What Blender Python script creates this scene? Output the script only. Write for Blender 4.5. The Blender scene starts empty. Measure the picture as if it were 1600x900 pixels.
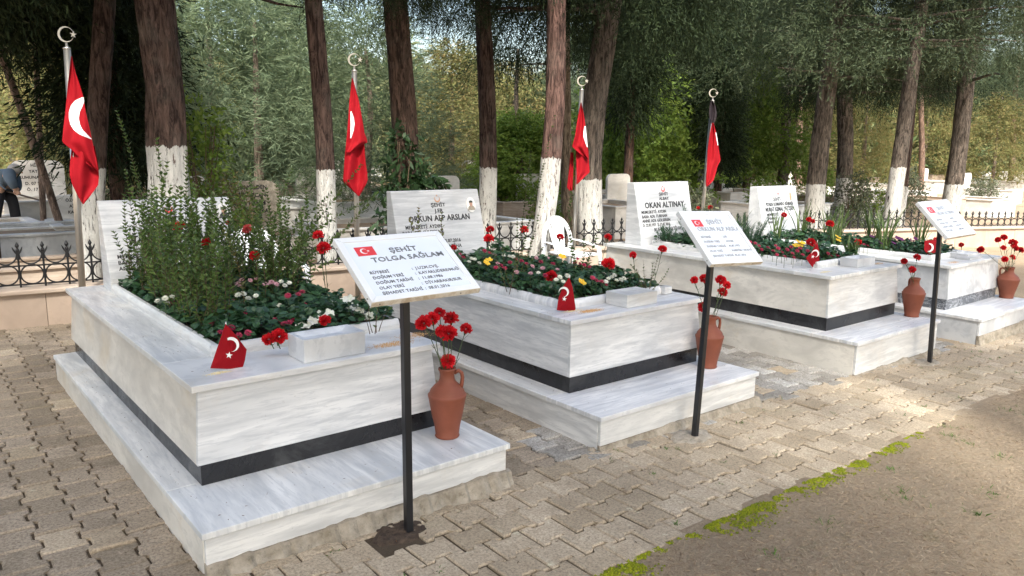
import bpy, math, random
import numpy as np
from mathutils import Vector, Matrix, noise as mnoise
R_ = math.radians
rng = np.random.default_rng(7)
random.seed(7)
scn = bpy.context.scene
COL = scn.collection

# ------------------------------------------------------------------ camera, sky, sun, exposure
F_PX, PITCH, YAW, ROLL = 1199.27, R_(10.336), R_(38.681), R_(0.665)
_fw = np.array([math.sin(YAW)*math.cos(PITCH), math.cos(YAW)*math.cos(PITCH), -math.sin(PITCH)])
_ri = np.array([math.cos(YAW), -math.sin(YAW), 0.0]); _up = np.cross(_ri, _fw)
CR = _ri*math.cos(ROLL)+_up*math.sin(ROLL); CU = -_ri*math.sin(ROLL)+_up*math.cos(ROLL)
EYE = np.array([0, 0, 1.62])
cam_d = bpy.data.cameras.new('camera'); cam = bpy.data.objects.new('camera', cam_d); COL.objects.link(cam)
cam_d.sensor_width = 36; cam_d.lens = F_PX/1600*36; cam_d.clip_end = 600; cam_d.clip_start = .05
cam.matrix_world = Matrix(((CR[0], CU[0], -_fw[0], EYE[0]), (CR[1], CU[1], -_fw[1], EYE[1]), (CR[2], CU[2], -_fw[2], EYE[2]), (0, 0, 0, 1)))
scn.camera = cam

SUN = Vector((-0.30, -0.60, 0.74)).normalized()
world = bpy.data.worlds.new('World'); scn.world = world; world.use_nodes = True
wn = world.node_tree.nodes; wl = world.node_tree.links
for n in list(wn): wn.remove(n)
sky = wn.new('ShaderNodeTexSky'); sky.sky_type = 'NISHITA'; sky.sun_disc = False
sky.sun_elevation = math.asin(SUN.z); sky.sun_rotation = math.atan2(SUN.x, SUN.y)
sky.air_density = 1.3; sky.dust_density = 5.0; sky.ozone_density = .8
bgn = wn.new('ShaderNodeBackground'); bgn.inputs[1].default_value = .15
wo = wn.new('ShaderNodeOutputWorld'); wl.new(sky.outputs[0], bgn.inputs[0]); wl.new(bgn.outputs[0], wo.inputs[0])
sd = bpy.data.lights.new('sun', 'SUN'); sd.energy = 3.0; sd.angle = R_(4); sd.color = (1, .95, .86)
so = bpy.data.objects.new('sun', sd); COL.objects.link(so)
so.rotation_euler = SUN.to_track_quat('Z', 'Y').to_euler(); so.location = (0, 0, 20)
scn.view_settings.view_transform = 'Standard'; scn.view_settings.look = 'None'
scn.view_settings.exposure = 1.55
scn.view_settings.use_white_balance = True; scn.view_settings.white_balance_temperature = 6350; scn.view_settings.white_balance_tint = 8; scn.view_settings.gamma = 1
scn.render.engine = 'CYCLES'
cy = scn.cycles
cy.use_denoising = True; cy.max_bounces = 6; cy.diffuse_bounces = 3; cy.glossy_bounces = 2; cy.transmission_bounces = 3
cy.transparent_max_bounces = 4; cy.sample_clamp_indirect = 6; cy.use_adaptive_sampling = True; cy.adaptive_threshold = .02

# ------------------------------------------------------------------ helpers: places
def gz(x): return 0.075-0.02*min(max(x, -12), 30)
def gzb(x, y): return gz(x)+.03*max(0, min(y, 60)-9)
def ray(u, v): return _fw+CR*(u-800)/F_PX-CU*(v-450)/F_PX
def onz(u, v, z):
    d = ray(u, v); return EYE+d*(z-1.62)/d[2]
def ony(u, v, Y):
    d = ray(u, v); return EYE+d*Y/d[1]
def ong(u, v, h=0):
    z = 0
    for _ in range(30):
        P = onz(u, v, z); z = gz(P[0])+h
    return P

# ------------------------------------------------------------------ helpers: meshes
class MB:
    def __init__(s): s.V = []; s.F = []; s.M = []; s.n = 0
    def add(s, V, F, m=0):
        V = np.asarray(V, float).reshape(-1, 3)
        if isinstance(F, np.ndarray):
            s.F.append(F+s.n); s.M.append(np.full(len(F), m))
        else:
            by = {}
            for f in F: by.setdefault(len(f), []).append(f)
            for k, fs in by.items():
                s.F.append(np.array(fs, int)+s.n); s.M.append(np.full(len(fs), m))
        s.V.append(V); s.n += len(V); return s
    def box(s, x0, x1, y0, y1, z0, z1, m=0, M=None):
        V = np.array([(x, y, z) for z in (z0, z1) for y in (y0, y1) for x in (x0, x1)], float)
        if M is not None: V = xf(V, M)
        return s.add(V, [(0, 2, 3, 1), (4, 5, 7, 6), (0, 1, 5, 4), (2, 6, 7, 3), (0, 4, 6, 2), (1, 3, 7, 5)], m)
    def loft(s, rings, m=0, cap=True, closed=True):
        n = len(rings[0]); V = np.concatenate([np.asarray(r, float) for r in rings]); F = []
        for i in range(len(rings)-1):
            for j in range(n if closed else n-1):
                k = (j+1) % n
                F.append((i*n+j, i*n+k, (i+1)*n+k, (i+1)*n+j))
        if cap:
            F.append(tuple(range(n))[::-1]); F.append(tuple((len(rings)-1)*n+j for j in range(n)))
        return s.add(V, F, m)
    def tube(s, P, r, n=8, m=0, cap=True):
        P = [np.asarray(p, float) for p in P]
        r = r if hasattr(r, '__len__') else [r]*len(P)
        rings = []; u = None
        for i, p in enumerate(P):
            t = P[min(i+1, len(P)-1)]-P[max(i-1, 0)]; t = t/(np.linalg.norm(t)+1e-9)
            if u is None:
                a = np.array([0, 0, 1.]) if abs(t[2]) < .9 else np.array([1., 0, 0]); u = np.cross(t, a)
            else: u = u-t*(u@t)
            u = u/(np.linalg.norm(u)+1e-9); w = np.cross(t, u)
            rings.append([p+r[i]*(math.cos(q)*u+math.sin(q)*w) for q in np.arange(n)*2*math.pi/n])
        return s.loft(rings, m, cap)
    def lathe(s, prof, n=32, c=(0, 0, 0), m=0, cap=True):
        a = np.arange(n)*2*math.pi/n
        return s.loft([[(c[0]+r*math.cos(q), c[1]+r*math.sin(q), c[2]+z) for q in a] for r, z in prof], m, cap)
    def poly(s, P, nrm, th, m=0):            # flat outline given thickness along nrm
        P = np.asarray(P, float); nrm = np.asarray(nrm, float)
        return s.loft([P, P+nrm*th], m)
    def build(s, name, mats, parent=None, smooth=False, bevel=0, origin=None):
        V = np.concatenate(s.V) if s.V else np.zeros((0, 3))
        o0 = np.array(parent.matrix_world.translation) if parent is not None and origin is None else (np.asarray(origin, float) if origin is not None else np.zeros(3))
        me = bpy.data.meshes.new(name)
        me.vertices.add(len(V)); me.vertices.foreach_set('co', (V-o0).astype(np.float32).ravel())
        tot = np.concatenate([np.full(len(f), f.shape[1]) for f in s.F]); idx = np.concatenate([f.ravel() for f in s.F])
        me.loops.add(len(idx)); me.loops.foreach_set('vertex_index', idx.astype(np.int32))
        me.polygons.add(len(tot)); st = np.concatenate([[0], np.cumsum(tot)[:-1]])
        me.polygons.foreach_set('loop_start', st.astype(np.int32)); me.polygons.foreach_set('loop_total', tot.astype(np.int32))
        for mt in (mats if isinstance(mats, (list, tuple)) else [mats]): me.materials.append(mt)
        me.polygons.foreach_set('material_index', np.concatenate(s.M).astype(np.int32))
        me.polygons.foreach_set('use_smooth', np.full(len(tot), bool(smooth)))
        me.update(calc_edges=True); me.validate()
        return link(name, me, parent, bevel, None if parent is not None else origin)
def link(name, me, parent=None, bevel=0, loc=None):
    o = bpy.data.objects.new(name, me); COL.objects.link(o)
    if parent is not None: o.parent = parent
    if loc is not None: o.location = loc
    if bevel:
        b = o.modifiers.new('bevel', 'BEVEL'); b.width = bevel; b.segments = 2; b.limit_method = 'ANGLE'; b.angle_limit = R_(40)
    return o
def xf(V, M):
    M = np.array(M); return np.asarray(V) @ M[:3, :3].T+M[:3, 3]
def empty(name, loc=(0, 0, 0), rz=0):
    o = bpy.data.objects.new(name, None); COL.objects.link(o)
    o.matrix_world = Matrix.Translation(Vector(loc)) @ Matrix.Rotation(rz, 4, 'Z'); o.empty_display_size = .1
    return o
def tag(o, label, cat, group=None, kind=None):
    if label: o['label'] = label
    if cat: o['category'] = cat
    if group: o['group'] = group
    if kind: o['kind'] = kind
    return o
def copy_tree(o, parent=None):
    c = o.copy(); COL.objects.link(c)
    if parent is not None: c.parent = parent
    for ch in list(o.children): copy_tree(ch, c)
    return c
def fbm(x, y, z, o=4, H=.5):
    return mnoise.fractal(Vector((x, y, z)), H*2, 2.0, o)

# ------------------------------------------------------------------ helpers: materials
class NT:
    def __init__(s, name):
        s.m = bpy.data.materials.new(name); s.m.use_nodes = True; s.t = s.m.node_tree
        for n in list(s.t.nodes): s.t.nodes.remove(n)
        s.out = s.t.nodes.new('ShaderNodeOutputMaterial')
    def n(s, typ, **kw):
        n = s.t.nodes.new('ShaderNode'+typ)
        for k, v in kw.items():
            if k.startswith('i_'):
                k2 = k[2:]; k2 = int(k2) if k2.isdigit() else k2.replace('_', ' ')
                s.set(n.inputs[k2], v)
            else: setattr(n, k, v)
        return n
    def set(s, inp, v):
        if isinstance(v, bpy.types.NodeSocket): s.t.links.new(v, inp)
        elif isinstance(v, bpy.types.Node): s.t.links.new(v.outputs[0], inp)
        else:
            if hasattr(v, '__len__') and len(v) == 3 and inp.type == 'RGBA': v = (*v, 1)
            inp.default_value = v
    def co(s, kind='Object', scale=(1, 1, 1), rot=(0, 0, 0), rnd=0):
        tc = s.n('TexCoord'); mp = s.n('Mapping'); s.set(mp.inputs[0], tc.outputs[kind]); mp.inputs[3].default_value = scale; mp.inputs[2].default_value = rot
        if rnd:
            oi = s.n('ObjectInfo'); ml = s.n('Math', operation='MULTIPLY', i_0=oi.outputs['Random'], i_1=rnd)
            cb = s.n('CombineXYZ', i_0=ml, i_1=ml, i_2=ml); s.set(mp.inputs[1], cb)
        return mp.outputs[0]
    def noise(s, vec, scale, detail=4, rough=.55, dist=0):
        return s.n('TexNoise', i_Vector=vec, i_Scale=scale, i_Detail=detail, i_Roughness=rough, i_Distortion=dist).outputs[0]
    def ramp(s, fac, stops, interp='LINEAR'):
        r = s.n('ValToRGB', i_0=fac); cr = r.color_ramp; cr.interpolation = interp
        while len(cr.elements) < len(stops): cr.elements.new(.5)
        for e, (p, c) in zip(cr.elements, stops):
            e.position = p; e.color = (*((c,)*3 if not hasattr(c, '__len__') else c), 1)
        return r.outputs[0]
    def mix(s, fac, a, b, mode='MIX'):
        m = s.n('Mix', data_type='RGBA', blend_type=mode)
        s.set(m.inputs[0], fac); s.set(m.inputs[6], a); s.set(m.inputs[7], b); return m.outputs[2]
    def bsdf(s, col, rough=.6, bump=None, bs=.2, bd=.01, **kw):
        b = s.n('BsdfPrincipled'); s.set(b.inputs['Base Color'], col); s.set(b.inputs['Roughness'], rough)
        for k, v in kw.items(): s.set(b.inputs[k.replace('_', ' ')], v)
        if bump is not None:
            bm = s.n('Bump', i_Strength=bs, i_Distance=bd, i_Height=bump); s.set(b.inputs['Normal'], bm)
        s.t.links.new(b.outputs[0], s.out.inputs[0]); return s.m

def marble(name, base=(.76, .76, .75), vein=(.47, .48, .49), axis=2, stain=(.50, .40, .27), stain_amt=.35, streak=9, rough=.28):
    t = NT(name); sc = [1.2, 1.2, 1.2]; sc[axis] = streak
    co = t.co('Object', sc, (0.04, 0.06, 0.05), rnd=7.3); big = t.co('Object', (1, 1, 1), rnd=3.1)
    w = t.noise(co, .62, 4, .5, .5); w2 = t.noise(co, 1.9, 5, .6, .9); w3 = t.noise(co, 7.5, 5, .65, .4)
    f1 = t.ramp(w, [(.36, 0), (.47, .5), (.55, .08), (.66, .8), (.78, .2)]); f2 = t.ramp(w2, [(.46, 0), (.66, .6)]); f3 = t.ramp(w3, [(.52, 0), (.60, .45)])
    c = t.mix(f1, base, tuple(v*.85 for v in vein)); c = t.mix(f2, c, tuple(v*.92 for v in vein)); c = t.mix(f3, c, vein)
    cl = t.noise(big, 3.2, 6, .7, .6); c = t.mix(t.ramp(cl, [(.45, 0), (.8, .22)]), c, tuple(b*.72 for b in base))
    st = t.noise(big, 1.7, 7, .72, .3); c = t.mix(t.ramp(st, [(.54, 0), (.75, stain_amt)]), c, stain)
    sp = t.noise(big, 60, 3, .6); c = t.mix(t.ramp(sp, [(.66, 0), (.75, .28)]), c, (.2, .18, .15))
    rg = t.ramp(cl, [(.3, rough), (.8, rough+.3)])
    return t.bsdf(c, rg, t.noise(big, 120, 3), .05, .002)
def stone(name, a, b, sc=8, rough=.85, bumps=.5, bsc=40, dark=None, spec=.3, bd=.01):
    t = NT(name); co = t.co('Object', rnd=5.0)
    n1 = t.noise(co, sc, 7, .65, .2); c = t.mix(t.ramp(n1, [(.35, 0), (.68, 1)]), a, b)
    if dark is not None: c = t.mix(t.ramp(t.noise(co, sc*2.7, 6, .7), [(.55, 0), (.75, .8)]), c, dark)
    return t.bsdf(c, rough, t.noise(co, bsc, 6, .7), bumps, bd, Specular_IOR_Level=spec)
def plain(name, col, rough=.5, var=.12, sc=20, metallic=0, bump=.05, spec=.5):
    t = NT(name); co = t.co('Object', rnd=2.0); n1 = t.noise(co, sc, 5, .6)
    c = t.mix(n1, tuple(v*(1-var) for v in col), tuple(min(1, v*(1+var)) for v in col))
    return t.bsdf(c, rough, n1, bump, .003, Metallic=metallic, Specular_IOR_Level=spec)
def leafm(name, cols, trans=.3, rough=.5, clump=2.0, spec=.3):
    """foliage: colour varies leaf by leaf and clump by clump, part of the light passes through"""
    t = NT(name); g = t.n('NewGeometry'); oi = t.n('ObjectInfo')
    c = t.ramp(g.outputs['Random Per Island'], [(i/max(1, len(cols)-1), col) for i, col in enumerate(cols)])
    cl = t.noise(t.co('Object', rnd=4.0), clump, 3, .6)
    c = t.mix(t.ramp(cl, [(.35, 0), (.7, .55)]), c, cols[-1])
    hs = t.n('HueSaturation', i_Color=c); t.set(hs.inputs['Value'], t.n('MapRange', i_0=oi.outputs['Random'], i_3=.8, i_4=1.2).outputs[0])
    b = t.n('BsdfPrincipled'); t.set(b.inputs['Base Color'], hs.outputs[0]); b.inputs['Roughness'].default_value = rough; b.inputs['Specular IOR Level'].default_value = spec
    tr = t.n('BsdfTranslucent'); t.set(tr.inputs[0], hs.outputs[0])
    mx = t.n('MixShader', i_0=trans); t.t.links.new(b.outputs[0], mx.inputs[1]); t.t.links.new(tr.outputs[0], mx.inputs[2])
    t.t.links.new(mx.outputs[0], t.out.inputs[0]); return t.m
def barkm(name, a, b, ww=None, lich=(.22, .2, .17)):
    """ww: height in object space below which the trunk is painted with lime"""
    t = NT(name); co = t.co('Object', (9, 9, 1.6), rnd=3.0); c3 = t.co('Object', rnd=3.0)
    n1 = t.noise(co, 2.6, 9, .75, .9); n2 = t.noise(c3, 3, 5, .6)
    c = t.mix(t.ramp(n1, [(.42, 0), (.60, 1)]), tuple(v*.7 for v in a), tuple(v*1.15 for v in b)); c = t.mix(t.ramp(n2, [(.5, 0), (.8, .4)]), c, lich)
    bump = n1
    if ww is not None:
        tc = t.n('TexCoord'); sx = t.n('SeparateXYZ', i_0=tc.outputs['Object'])
        nz = t.noise(co, 1.6, 6, .75, .3)
        off = t.n('Math', operation='MULTIPLY_ADD', i_0=nz, i_1=.16, i_2=ww-.08)
        lt = t.n('Math', operation='LESS_THAN', i_0=sx.outputs[2], i_1=off)
        crack = t.ramp(n1, [(.37, 0), (.42, 1)]); peel = t.ramp(t.noise(co, 4, 7, .8), [(.40, 0), (.44, 1)])
        f = t.n('Math', operation='MULTIPLY', i_0=lt, i_1=crack); f = t.n('Math', operation='MULTIPLY', i_0=f, i_1=peel)
        lime = t.mix(t.noise(c3, 5, 5, .7), (.56, .54, .50), (.78, .77, .74))
        c = t.mix(f, c, lime)
    return t.bsdf(c, .9, bump, 1.0, .09, Specular_IOR_Level=.15)

M = {}
M['marble'] = marble('marble_white_streaked', streak=9, axis=2)
M['marble_b'] = marble('marble_white_horizontal_bands', (.75, .755, .76), (.44, .46, .49), streak=11, axis=2, stain_amt=.2)
M['marble_c'] = marble('marble_cream', (.73, .70, .64), (.50, .48, .44), streak=3, axis=2, stain=(.55, .42, .24), stain_amt=.5)
M['marble_d'] = marble('marble_grey_veined', (.72, .73, .74), (.36, .38, .41), streak=1.4, axis=0, stain_amt=.15)
M['hs_grey'] = marble('marble_grey_banded', (.60, .61, .62), (.36, .375, .40), streak=13, axis=2, stain_amt=.12)
M['hs_pale'] = marble('marble_pale_banded', (.70, .71, .72), (.42, .44, .47), streak=10, axis=2, stain_amt=.12)
M['slab'] = marble('marble_slab_streaks', (.80, .80, .80), (.46, .48, .52), axis=1, streak=11, stain=(.58, .47, .32), stain_amt=.3)
M['slab_x'] = marble('marble_slab_cross_streaks', (.79, .79, .775), (.46, .48, .5), axis=0, streak=9, stain=(.55, .45, .30), stain_amt=.35)
M['far_marble'] = marble('marble_weathered', (.74, .72, .68), (.5, .48, .45), streak=2, stain_amt=.4, rough=.5)
M['beige_marble'] = marble('marble_beige_pink', (.46, .36, .285), (.35, .275, .22), axis=0, streak=1.5, stain=(.30, .22, .17), stain_amt=.5, rough=.6)
M['cap'] = marble('travertine_cap', (.50, .415, .34), (.34, .26, .20), axis=2, streak=9, stain=(.24, .17, .12), stain_amt=.6, rough=.6)
t = NT('black_granite'); co = t.co('Object', rnd=3); w = t.noise(co, 3, 7, .75, .5)
M['black'] = t.bsdf(t.mix(t.ramp(w, [(.5, 0), (.72, .5)]), (.012, .012, .014), (.12, .125, .13)), t.ramp(w, [(.4, .22), (.7, .6)]), w, .05, .002)
t = NT('grey_granite_white_veins'); co = t.co('Object', (1, 1, 2), rnd=3); w = t.noise(co, 5, 9, .8, 1.5); w2 = t.noise(co, 2.5, 8, .7, 2.5)
M['granite'] = t.bsdf(t.mix(t.ramp(w2, [(.48, 0), (.5, .8), (.52, 0)]), t.mix(w, (.03, .035, .045), (.15, .16, .18)), (.6, .62, .65)), .3)
M['concrete'] = stone('old_concrete', (.22, .19, .145), (.42, .375, .31), 14, .95, .9, 60, dark=(.10, .09, .06))
M['soil'] = stone('dark_soil', (.045, .032, .024), (.10, .072, .052), 30, 1, 1.0, 90)
M['terracotta'] = plain('terracotta', (.20, .060, .033), .55, .32, 9, spec=.35)
M['steel'] = plain('brushed_steel', (.55, .53, .5), .32, .1, 6, metallic=.9)
M['iron'] = plain('black_iron', (.010, .010, .011), .6, .3, 30, spec=.25)
M['post'] = plain('black_painted_post', (.012, .013, .016), .32, .3, 12)
M['sign_white'] = plain('white_sign_sheet', (.78, .82, .88), .22, .02, 3)
M['sign_frame'] = plain('white_sign_frame', (.80, .81, .82), .35, .04, 9)
M['screw'] = plain('screw_metal', (.2, .19, .17), .4, .1, metallic=.8)
t = NT('dirty_white_edge'); n1 = t.noise(t.co('Object', (1, 1, 1), rnd=4), 14, 7, .75, .4)
M['sign_edge'] = t.bsdf(t.mix(t.ramp(n1, [(.45, 0), (.6, .7)]), (.66, .62, .54), (.36, .26, .15)), .6, n1, .1, .002)
M['ink'] = plain('grey_ink', (.15, .155, .16), .5, .1)
M['ink_faded'] = plain('faded_grey_ink', (.36, .38, .41), .5, .1)
M['carved'] = plain('black_carved_paint', (.018, .018, .02), .5, .2)
M['red_print'] = plain('red_print', (.72, .035, .035), .4, .04)
M['white_print'] = plain('white_print', (.8, .8, .8), .4, .03)
t = NT('red_flag_cloth'); n1 = t.noise(t.co('Object', (60, 60, 8), rnd=3), 3, 3)
b = t.n('BsdfPrincipled'); t.set(b.inputs['Base Color'], t.mix(n1, (.27, .003, .009), (.35, .005, .013))); b.inputs['Roughness'].default_value = .75; b.inputs['Specular IOR Level'].default_value = .2
tr = t.n('BsdfTranslucent'); tr.inputs[0].default_value = (.42, .006, .01, 1); mx = t.n('MixShader', i_0=.22); t.t.links.new(b.outputs[0], mx.inputs[1]); t.t.links.new(tr.outputs[0], mx.inputs[2]); t.t.links.new(mx.outputs[0], t.out.inputs[0]); M['flag'] = t.m
M['flag_white'] = plain('white_flag_cloth', (.72, .72, .75), .8, .04)
M['ribbon'] = plain('black_ribbon', (.012, .006, .01), .55, .1)
M['plastic'] = plain('white_plastic', (.72, .74, .76), .35, .06, 8)
M['paper'] = plain('photo_white_enamel', (.75, .74, .72), .2, .03)
M['skin'] = plain('skin', (.42, .25, .17), .6, .08)
M['cap_dark'] = plain('dark_cap_cloth', (.04, .045, .04), .8, .2)
M['uniform'] = plain('uniform_cloth', (.06, .065, .06), .8, .4, 60)
M['camo'] = plain('camouflage_cloth', (.32, .28, .22), .8, .6, 90)
M['jacket'] = plain('blue_grey_jacket', (.075, .105, .14), .8, .25, 12, bump=.3)
M['trousers'] = plain('dark_trousers', (.012, .012, .016), .85, .25, 12, bump=.2)
M['hair'] = plain('grey_hair', (.32, .30, .28), .8, .3, 60)
M['wood'] = plain('wooden_handle', (.08, .06, .05), .7, .3)
M['seed'] = plain('birdseed_grain', (.55, .33, .14), .7, .5, 300)
M['seed_pale'] = plain('pale_grain', (.68, .58, .33), .7, .3, 300)
M['emblem_gold'] = plain('dull_gold_emblem', (.5, .28, .16), .5, .3, 60)

# leaves and petals
M['myrtle'] = leafm('myrtle_leaf', [(.045, .085, .022), (.095, .16, .035), (.18, .26, .065), (.065, .115, .028)], .3, .35, 3, .5)
M['myrtle_new'] = leafm('bronze_new_leaf', [(.09, .13, .03), (.16, .17, .05), (.17, .11, .05), (.17, .2, .06)], .3, .4, 5, .4)
M['stem_green'] = plain('green_stem', (.05, .08, .025), .6, .3)
M['stem_brown'] = plain('brown_stem', (.10, .065, .04), .8, .3)
M['bed_leaf'] = leafm('round_bed_leaf', [(.018, .05, .022), (.03, .085, .032), (.06, .13, .045), (.025, .065, .03)], .15, .38, 4, .5)
M['blade'] = leafm('iris_blade', [(.04, .09, .025), (.09, .15, .04), (.15, .2, .07)], .25, .4, 4, .4)
M['feather'] = leafm('feathery_leaf', [(.03, .085, .055), (.05, .12, .07), (.08, .15, .08)], .3, .6, 4)
M['carnation'] = leafm('carnation_petal', [(.52, .006, .016), (.68, .015, .025), (.8, .04, .05), (.6, .01, .02)], .25, .6, 20, .2)
M['carnation_pink'] = leafm('pink_carnation_petal', [(.70, .10, .10), (.78, .2, .18), (.65, .08, .09)], .25, .6, 20, .2)
M['petal_white'] = leafm('white_petal', [(.78, .78, .70), (.80, .80, .76), (.74, .76, .6)], .2, .6, 9, .2)
M['petal_pink'] = leafm('pale_pink_petal', [(.72, .42, .46), (.62, .26, .33), (.75, .55, .58)], .2, .6, 9, .2)
M['petal_crimson'] = leafm('crimson_petal', [(.30, .012, .05), (.42, .03, .09), (.5, .08, .14)], .2, .6, 9, .2)
M['petal_yellow'] = leafm('yellow_petal', [(.85, .55, .02), (.8, .42, .01), (.85, .65, .1)], .2, .6, 9, .2)
M['petal_violet'] = leafm('violet_petal', [(.09, .015, .08), (.14, .03, .12), (.04, .01, .05)], .2, .6, 9, .2)
M['moss'] = leafm('moss', [(.11, .15, .012), (.22, .27, .015), (.34, .36, .02), (.12, .13, .02)], .2, .9, 6, .1)
M['straw'] = leafm('dry_straw', [(.30, .22, .14), (.42, .33, .22), (.16, .10, .065), (.52, .43, .31)], .1, .9, 3, .1)
M['litter'] = leafm('fallen_leaf', [(.12, .06, .03), (.2, .11, .05), (.07, .045, .03)], .1, .9, 3, .1)
M['weed'] = leafm('weed_leaf', [(.07, .14, .025), (.12, .2, .04), (.05, .1, .02)], .25, .6, 3, .2)
M['cypress'] = leafm('dark_cypress_needles', [(.012, .021, .010), (.022, .036, .016), (.040, .058, .024), (.016, .027, .012)], .12, .7, 1.2, .15)
M['pine_blue'] = leafm('blue_green_pine_needles', [(.10, .145, .085), (.16, .21, .12), (.24, .29, .17), (.12, .165, .095)], .42, .6, 1.0, .2)
M['pine_near'] = leafm('near_pine_needles', [(.035, .055, .03), (.06, .085, .042), (.10, .125, .065), (.045, .065, .035)], .25, .6, 1.0, .2)
M['far_wood'] = leafm('far_wood_foliage', [(.08, .13, .06), (.16, .20, .085), (.25, .27, .13), (.23, .19, .10), (.07, .11, .055)], .45, .7, .5, .1)
M['pine_green'] = leafm('grey_green_pine_needles', [(.12, .165, .08), (.17, .22, .11), (.25, .30, .15), (.13, .18, .09)], .42, .6, .9, .2)
M['olive'] = leafm('yellowish_cypress_sprays', [(.13, .15, .055), (.20, .21, .08), (.28, .25, .11), (.32, .22, .10), (.14, .17, .06)], .4, .7, 1.1, .15)
M['bright'] = leafm('bright_green_leaves', [(.10, .17, .03), (.18, .28, .045), (.28, .36, .07), (.12, .19, .04)], .45, .5, 1.5, .2)
M['broad'] = leafm('dark_broad_leaf', [(.015, .04, .014), (.025, .06, .02), (.04, .085, .025)], .25, .6, 2, .4)
M['grey_leaf'] = leafm('grey_small_leaf', [(.06, .075, .045), (.10, .12, .075), (.15, .16, .10)], .25, .6, 2, .2)

# ------------------------------------------------------------------ the ground, the path, the lawn
def earth_mat():
    t = NT('bare_earth'); co = t.co('Object')
    n1 = t.noise(co, 1.3, 7, .7, .3); n2 = t.noise(co, 22, 6, .75)
    c = t.mix(t.ramp(n1, [(.35, 0), (.7, 1)]), (.26, .19, .13), (.40, .31, .22)); c = t.mix(t.ramp(n2, [(.4, 0), (.7, .6)]), c, (.15, .11, .075))
    g = t.noise(co, .7, 5, .6); c = t.mix(t.ramp(g, [(.58, 0), (.68, .55)]), c, (.12, .15, .05))
    return t.bsdf(c, .95, n2, .8, .03, Specular_IOR_Level=.1)
M['earth'] = earth_mat()
t = NT('lawn_earth'); co = t.co('Object'); n1 = t.noise(co, 1.6, 7, .7, .3); n2 = t.noise(co, 55, 6, .8); n3 = t.noise(co, 5, 6, .7)
c = t.mix(t.ramp(n1, [(.32, 0), (.7, 1)]), (.26, .19, .13), (.37, .285, .195)); c = t.mix(t.ramp(n2, [(.42, 0), (.62, .75)]), c, (.42, .35, .25)); c = t.mix(t.ramp(n3, [(.57, 0), (.75, .45)]), c, (.13, .135, .05))
M['lawn'] = t.bsdf(c, .97, n2, 1.0, .02, Specular_IOR_Level=.1)
t = NT('joint_sand'); co = t.co('Object'); n2 = t.noise(co, 45, 6, .8); n4 = t.noise(co, 2.2, 5, .7)
M['joint'] = t.bsdf(t.mix(t.ramp(n4, [(.55, 0), (.7, .6)]), t.mix(n2, (.045, .034, .024), (.13, .10, .07)), (.06, .075, .02)), 1, n2, .8, .01, Specular_IOR_Level=.1)
def paver_mat(name, a, b, dk, moss=.25):
    t = NT(name); g = t.n('NewGeometry'); co = t.co('Object')
    r = t.ramp(g.outputs['Random Per Island'], [(0, a), (.5, tuple((x+y)/2 for x, y in zip(a, b))), (1, b)])
    n1 = t.noise(co, 4.5, 7, .72, .4); n2 = t.noise(co, 90, 4, .8); n3 = t.noise(co, 1.1, 5, .6, .5); n5 = t.noise(co, 14, 7, .75, .5)
    c = t.mix(t.ramp(n1, [(.45, 0), (.72, .65)]), r, dk); c = t.mix(t.ramp(n2, [(.36, .65), (.58, 0)]), c, tuple(v*.45 for v in dk))
    c = t.mix(t.ramp(n5, [(.60, 0), (.72, .5)]), c, tuple(min(.7, v*1.5) for v in b))
    c = t.mix(t.ramp(n3, [(.60, 0), (.75, moss)]), c, (.16, .15, .06))
    return t.bsdf(c, .93, n2, .55, .004, Specular_IOR_Level=.2)
M['paver'] = paver_mat('paver_sand', (.37, .30, .21), (.54, .45, .335), (.25, .195, .135))
M['paver_dark'] = paver_mat('paver_brown', (.27, .22, .16), (.43, .355, .27), (.165, .132, .095), .3)
M['paver_grey'] = paver_mat('paver_grey_worn', (.28, .26, .225), (.52, .50, .46), (.14, .12, .10), .15)

def sheet(name, xs, ys, zf, mat, kind='structure'):
    xs = np.asarray(xs); ys = np.asarray(ys); nx, ny = len(xs), len(ys)
    X, Y = np.meshgrid(xs, ys); Z = np.array([[zf(x, y) for x in xs] for y in ys])
    V = np.stack([X, Y, Z], -1).reshape(-1, 3); i = np.arange((nx-1)*(ny-1)); a = i//(nx-1)*nx+i % (nx-1)
    F = np.stack([a, a+1, a+nx+1, a+nx], 1); b = MB(); b.add(V, F); o = b.build(name, mat, smooth=True); tag(o, None, None, None, kind); return o
xs = np.concatenate([np.linspace(-120, -14, 8), np.linspace(-12, 30, 60), np.linspace(34, 250, 12)])
ys = np.concatenate([np.linspace(-60, -8, 8), [-6, -3, 0, 2], np.linspace(3, 40, 50), np.linspace(44, 260, 14)])
sheet('ground', xs, ys, lambda x, y: gzb(x, y)-.03+(.05*fbm(x*.3, y*.3, 0) if y > 9 else 0), M['earth'])
sheet('joint_bed', np.linspace(-2, 24, 80), np.linspace(1.8, 7.7, 12), lambda x, y: gz(x)-.011, M['joint'])
EDGE = 1.865
def lawn_z(x, y): return gz(x)-.004+.010*fbm(x*1.7, y*1.7, 3)+.006*fbm(x*7, y*7, 5)+.012*min(1, max(0, (EDGE+.02-y)/.25))*.6
sheet('lawn', np.concatenate([np.linspace(.6, 8, 230), np.linspace(8.1, 40, 60)]), np.concatenate([np.linspace(-6, -.2, 12), np.linspace(0, EDGE+.05, 75)]), lawn_z, M['lawn'])
# open ground beyond the last grave
sheet('earth_patch', np.linspace(9.55, 24, 90), np.linspace(2.9, 6.9, 30), lambda x, y: gz(x)+.006+.010*fbm(x*2, y*2, 1), M['lawn'])

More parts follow.
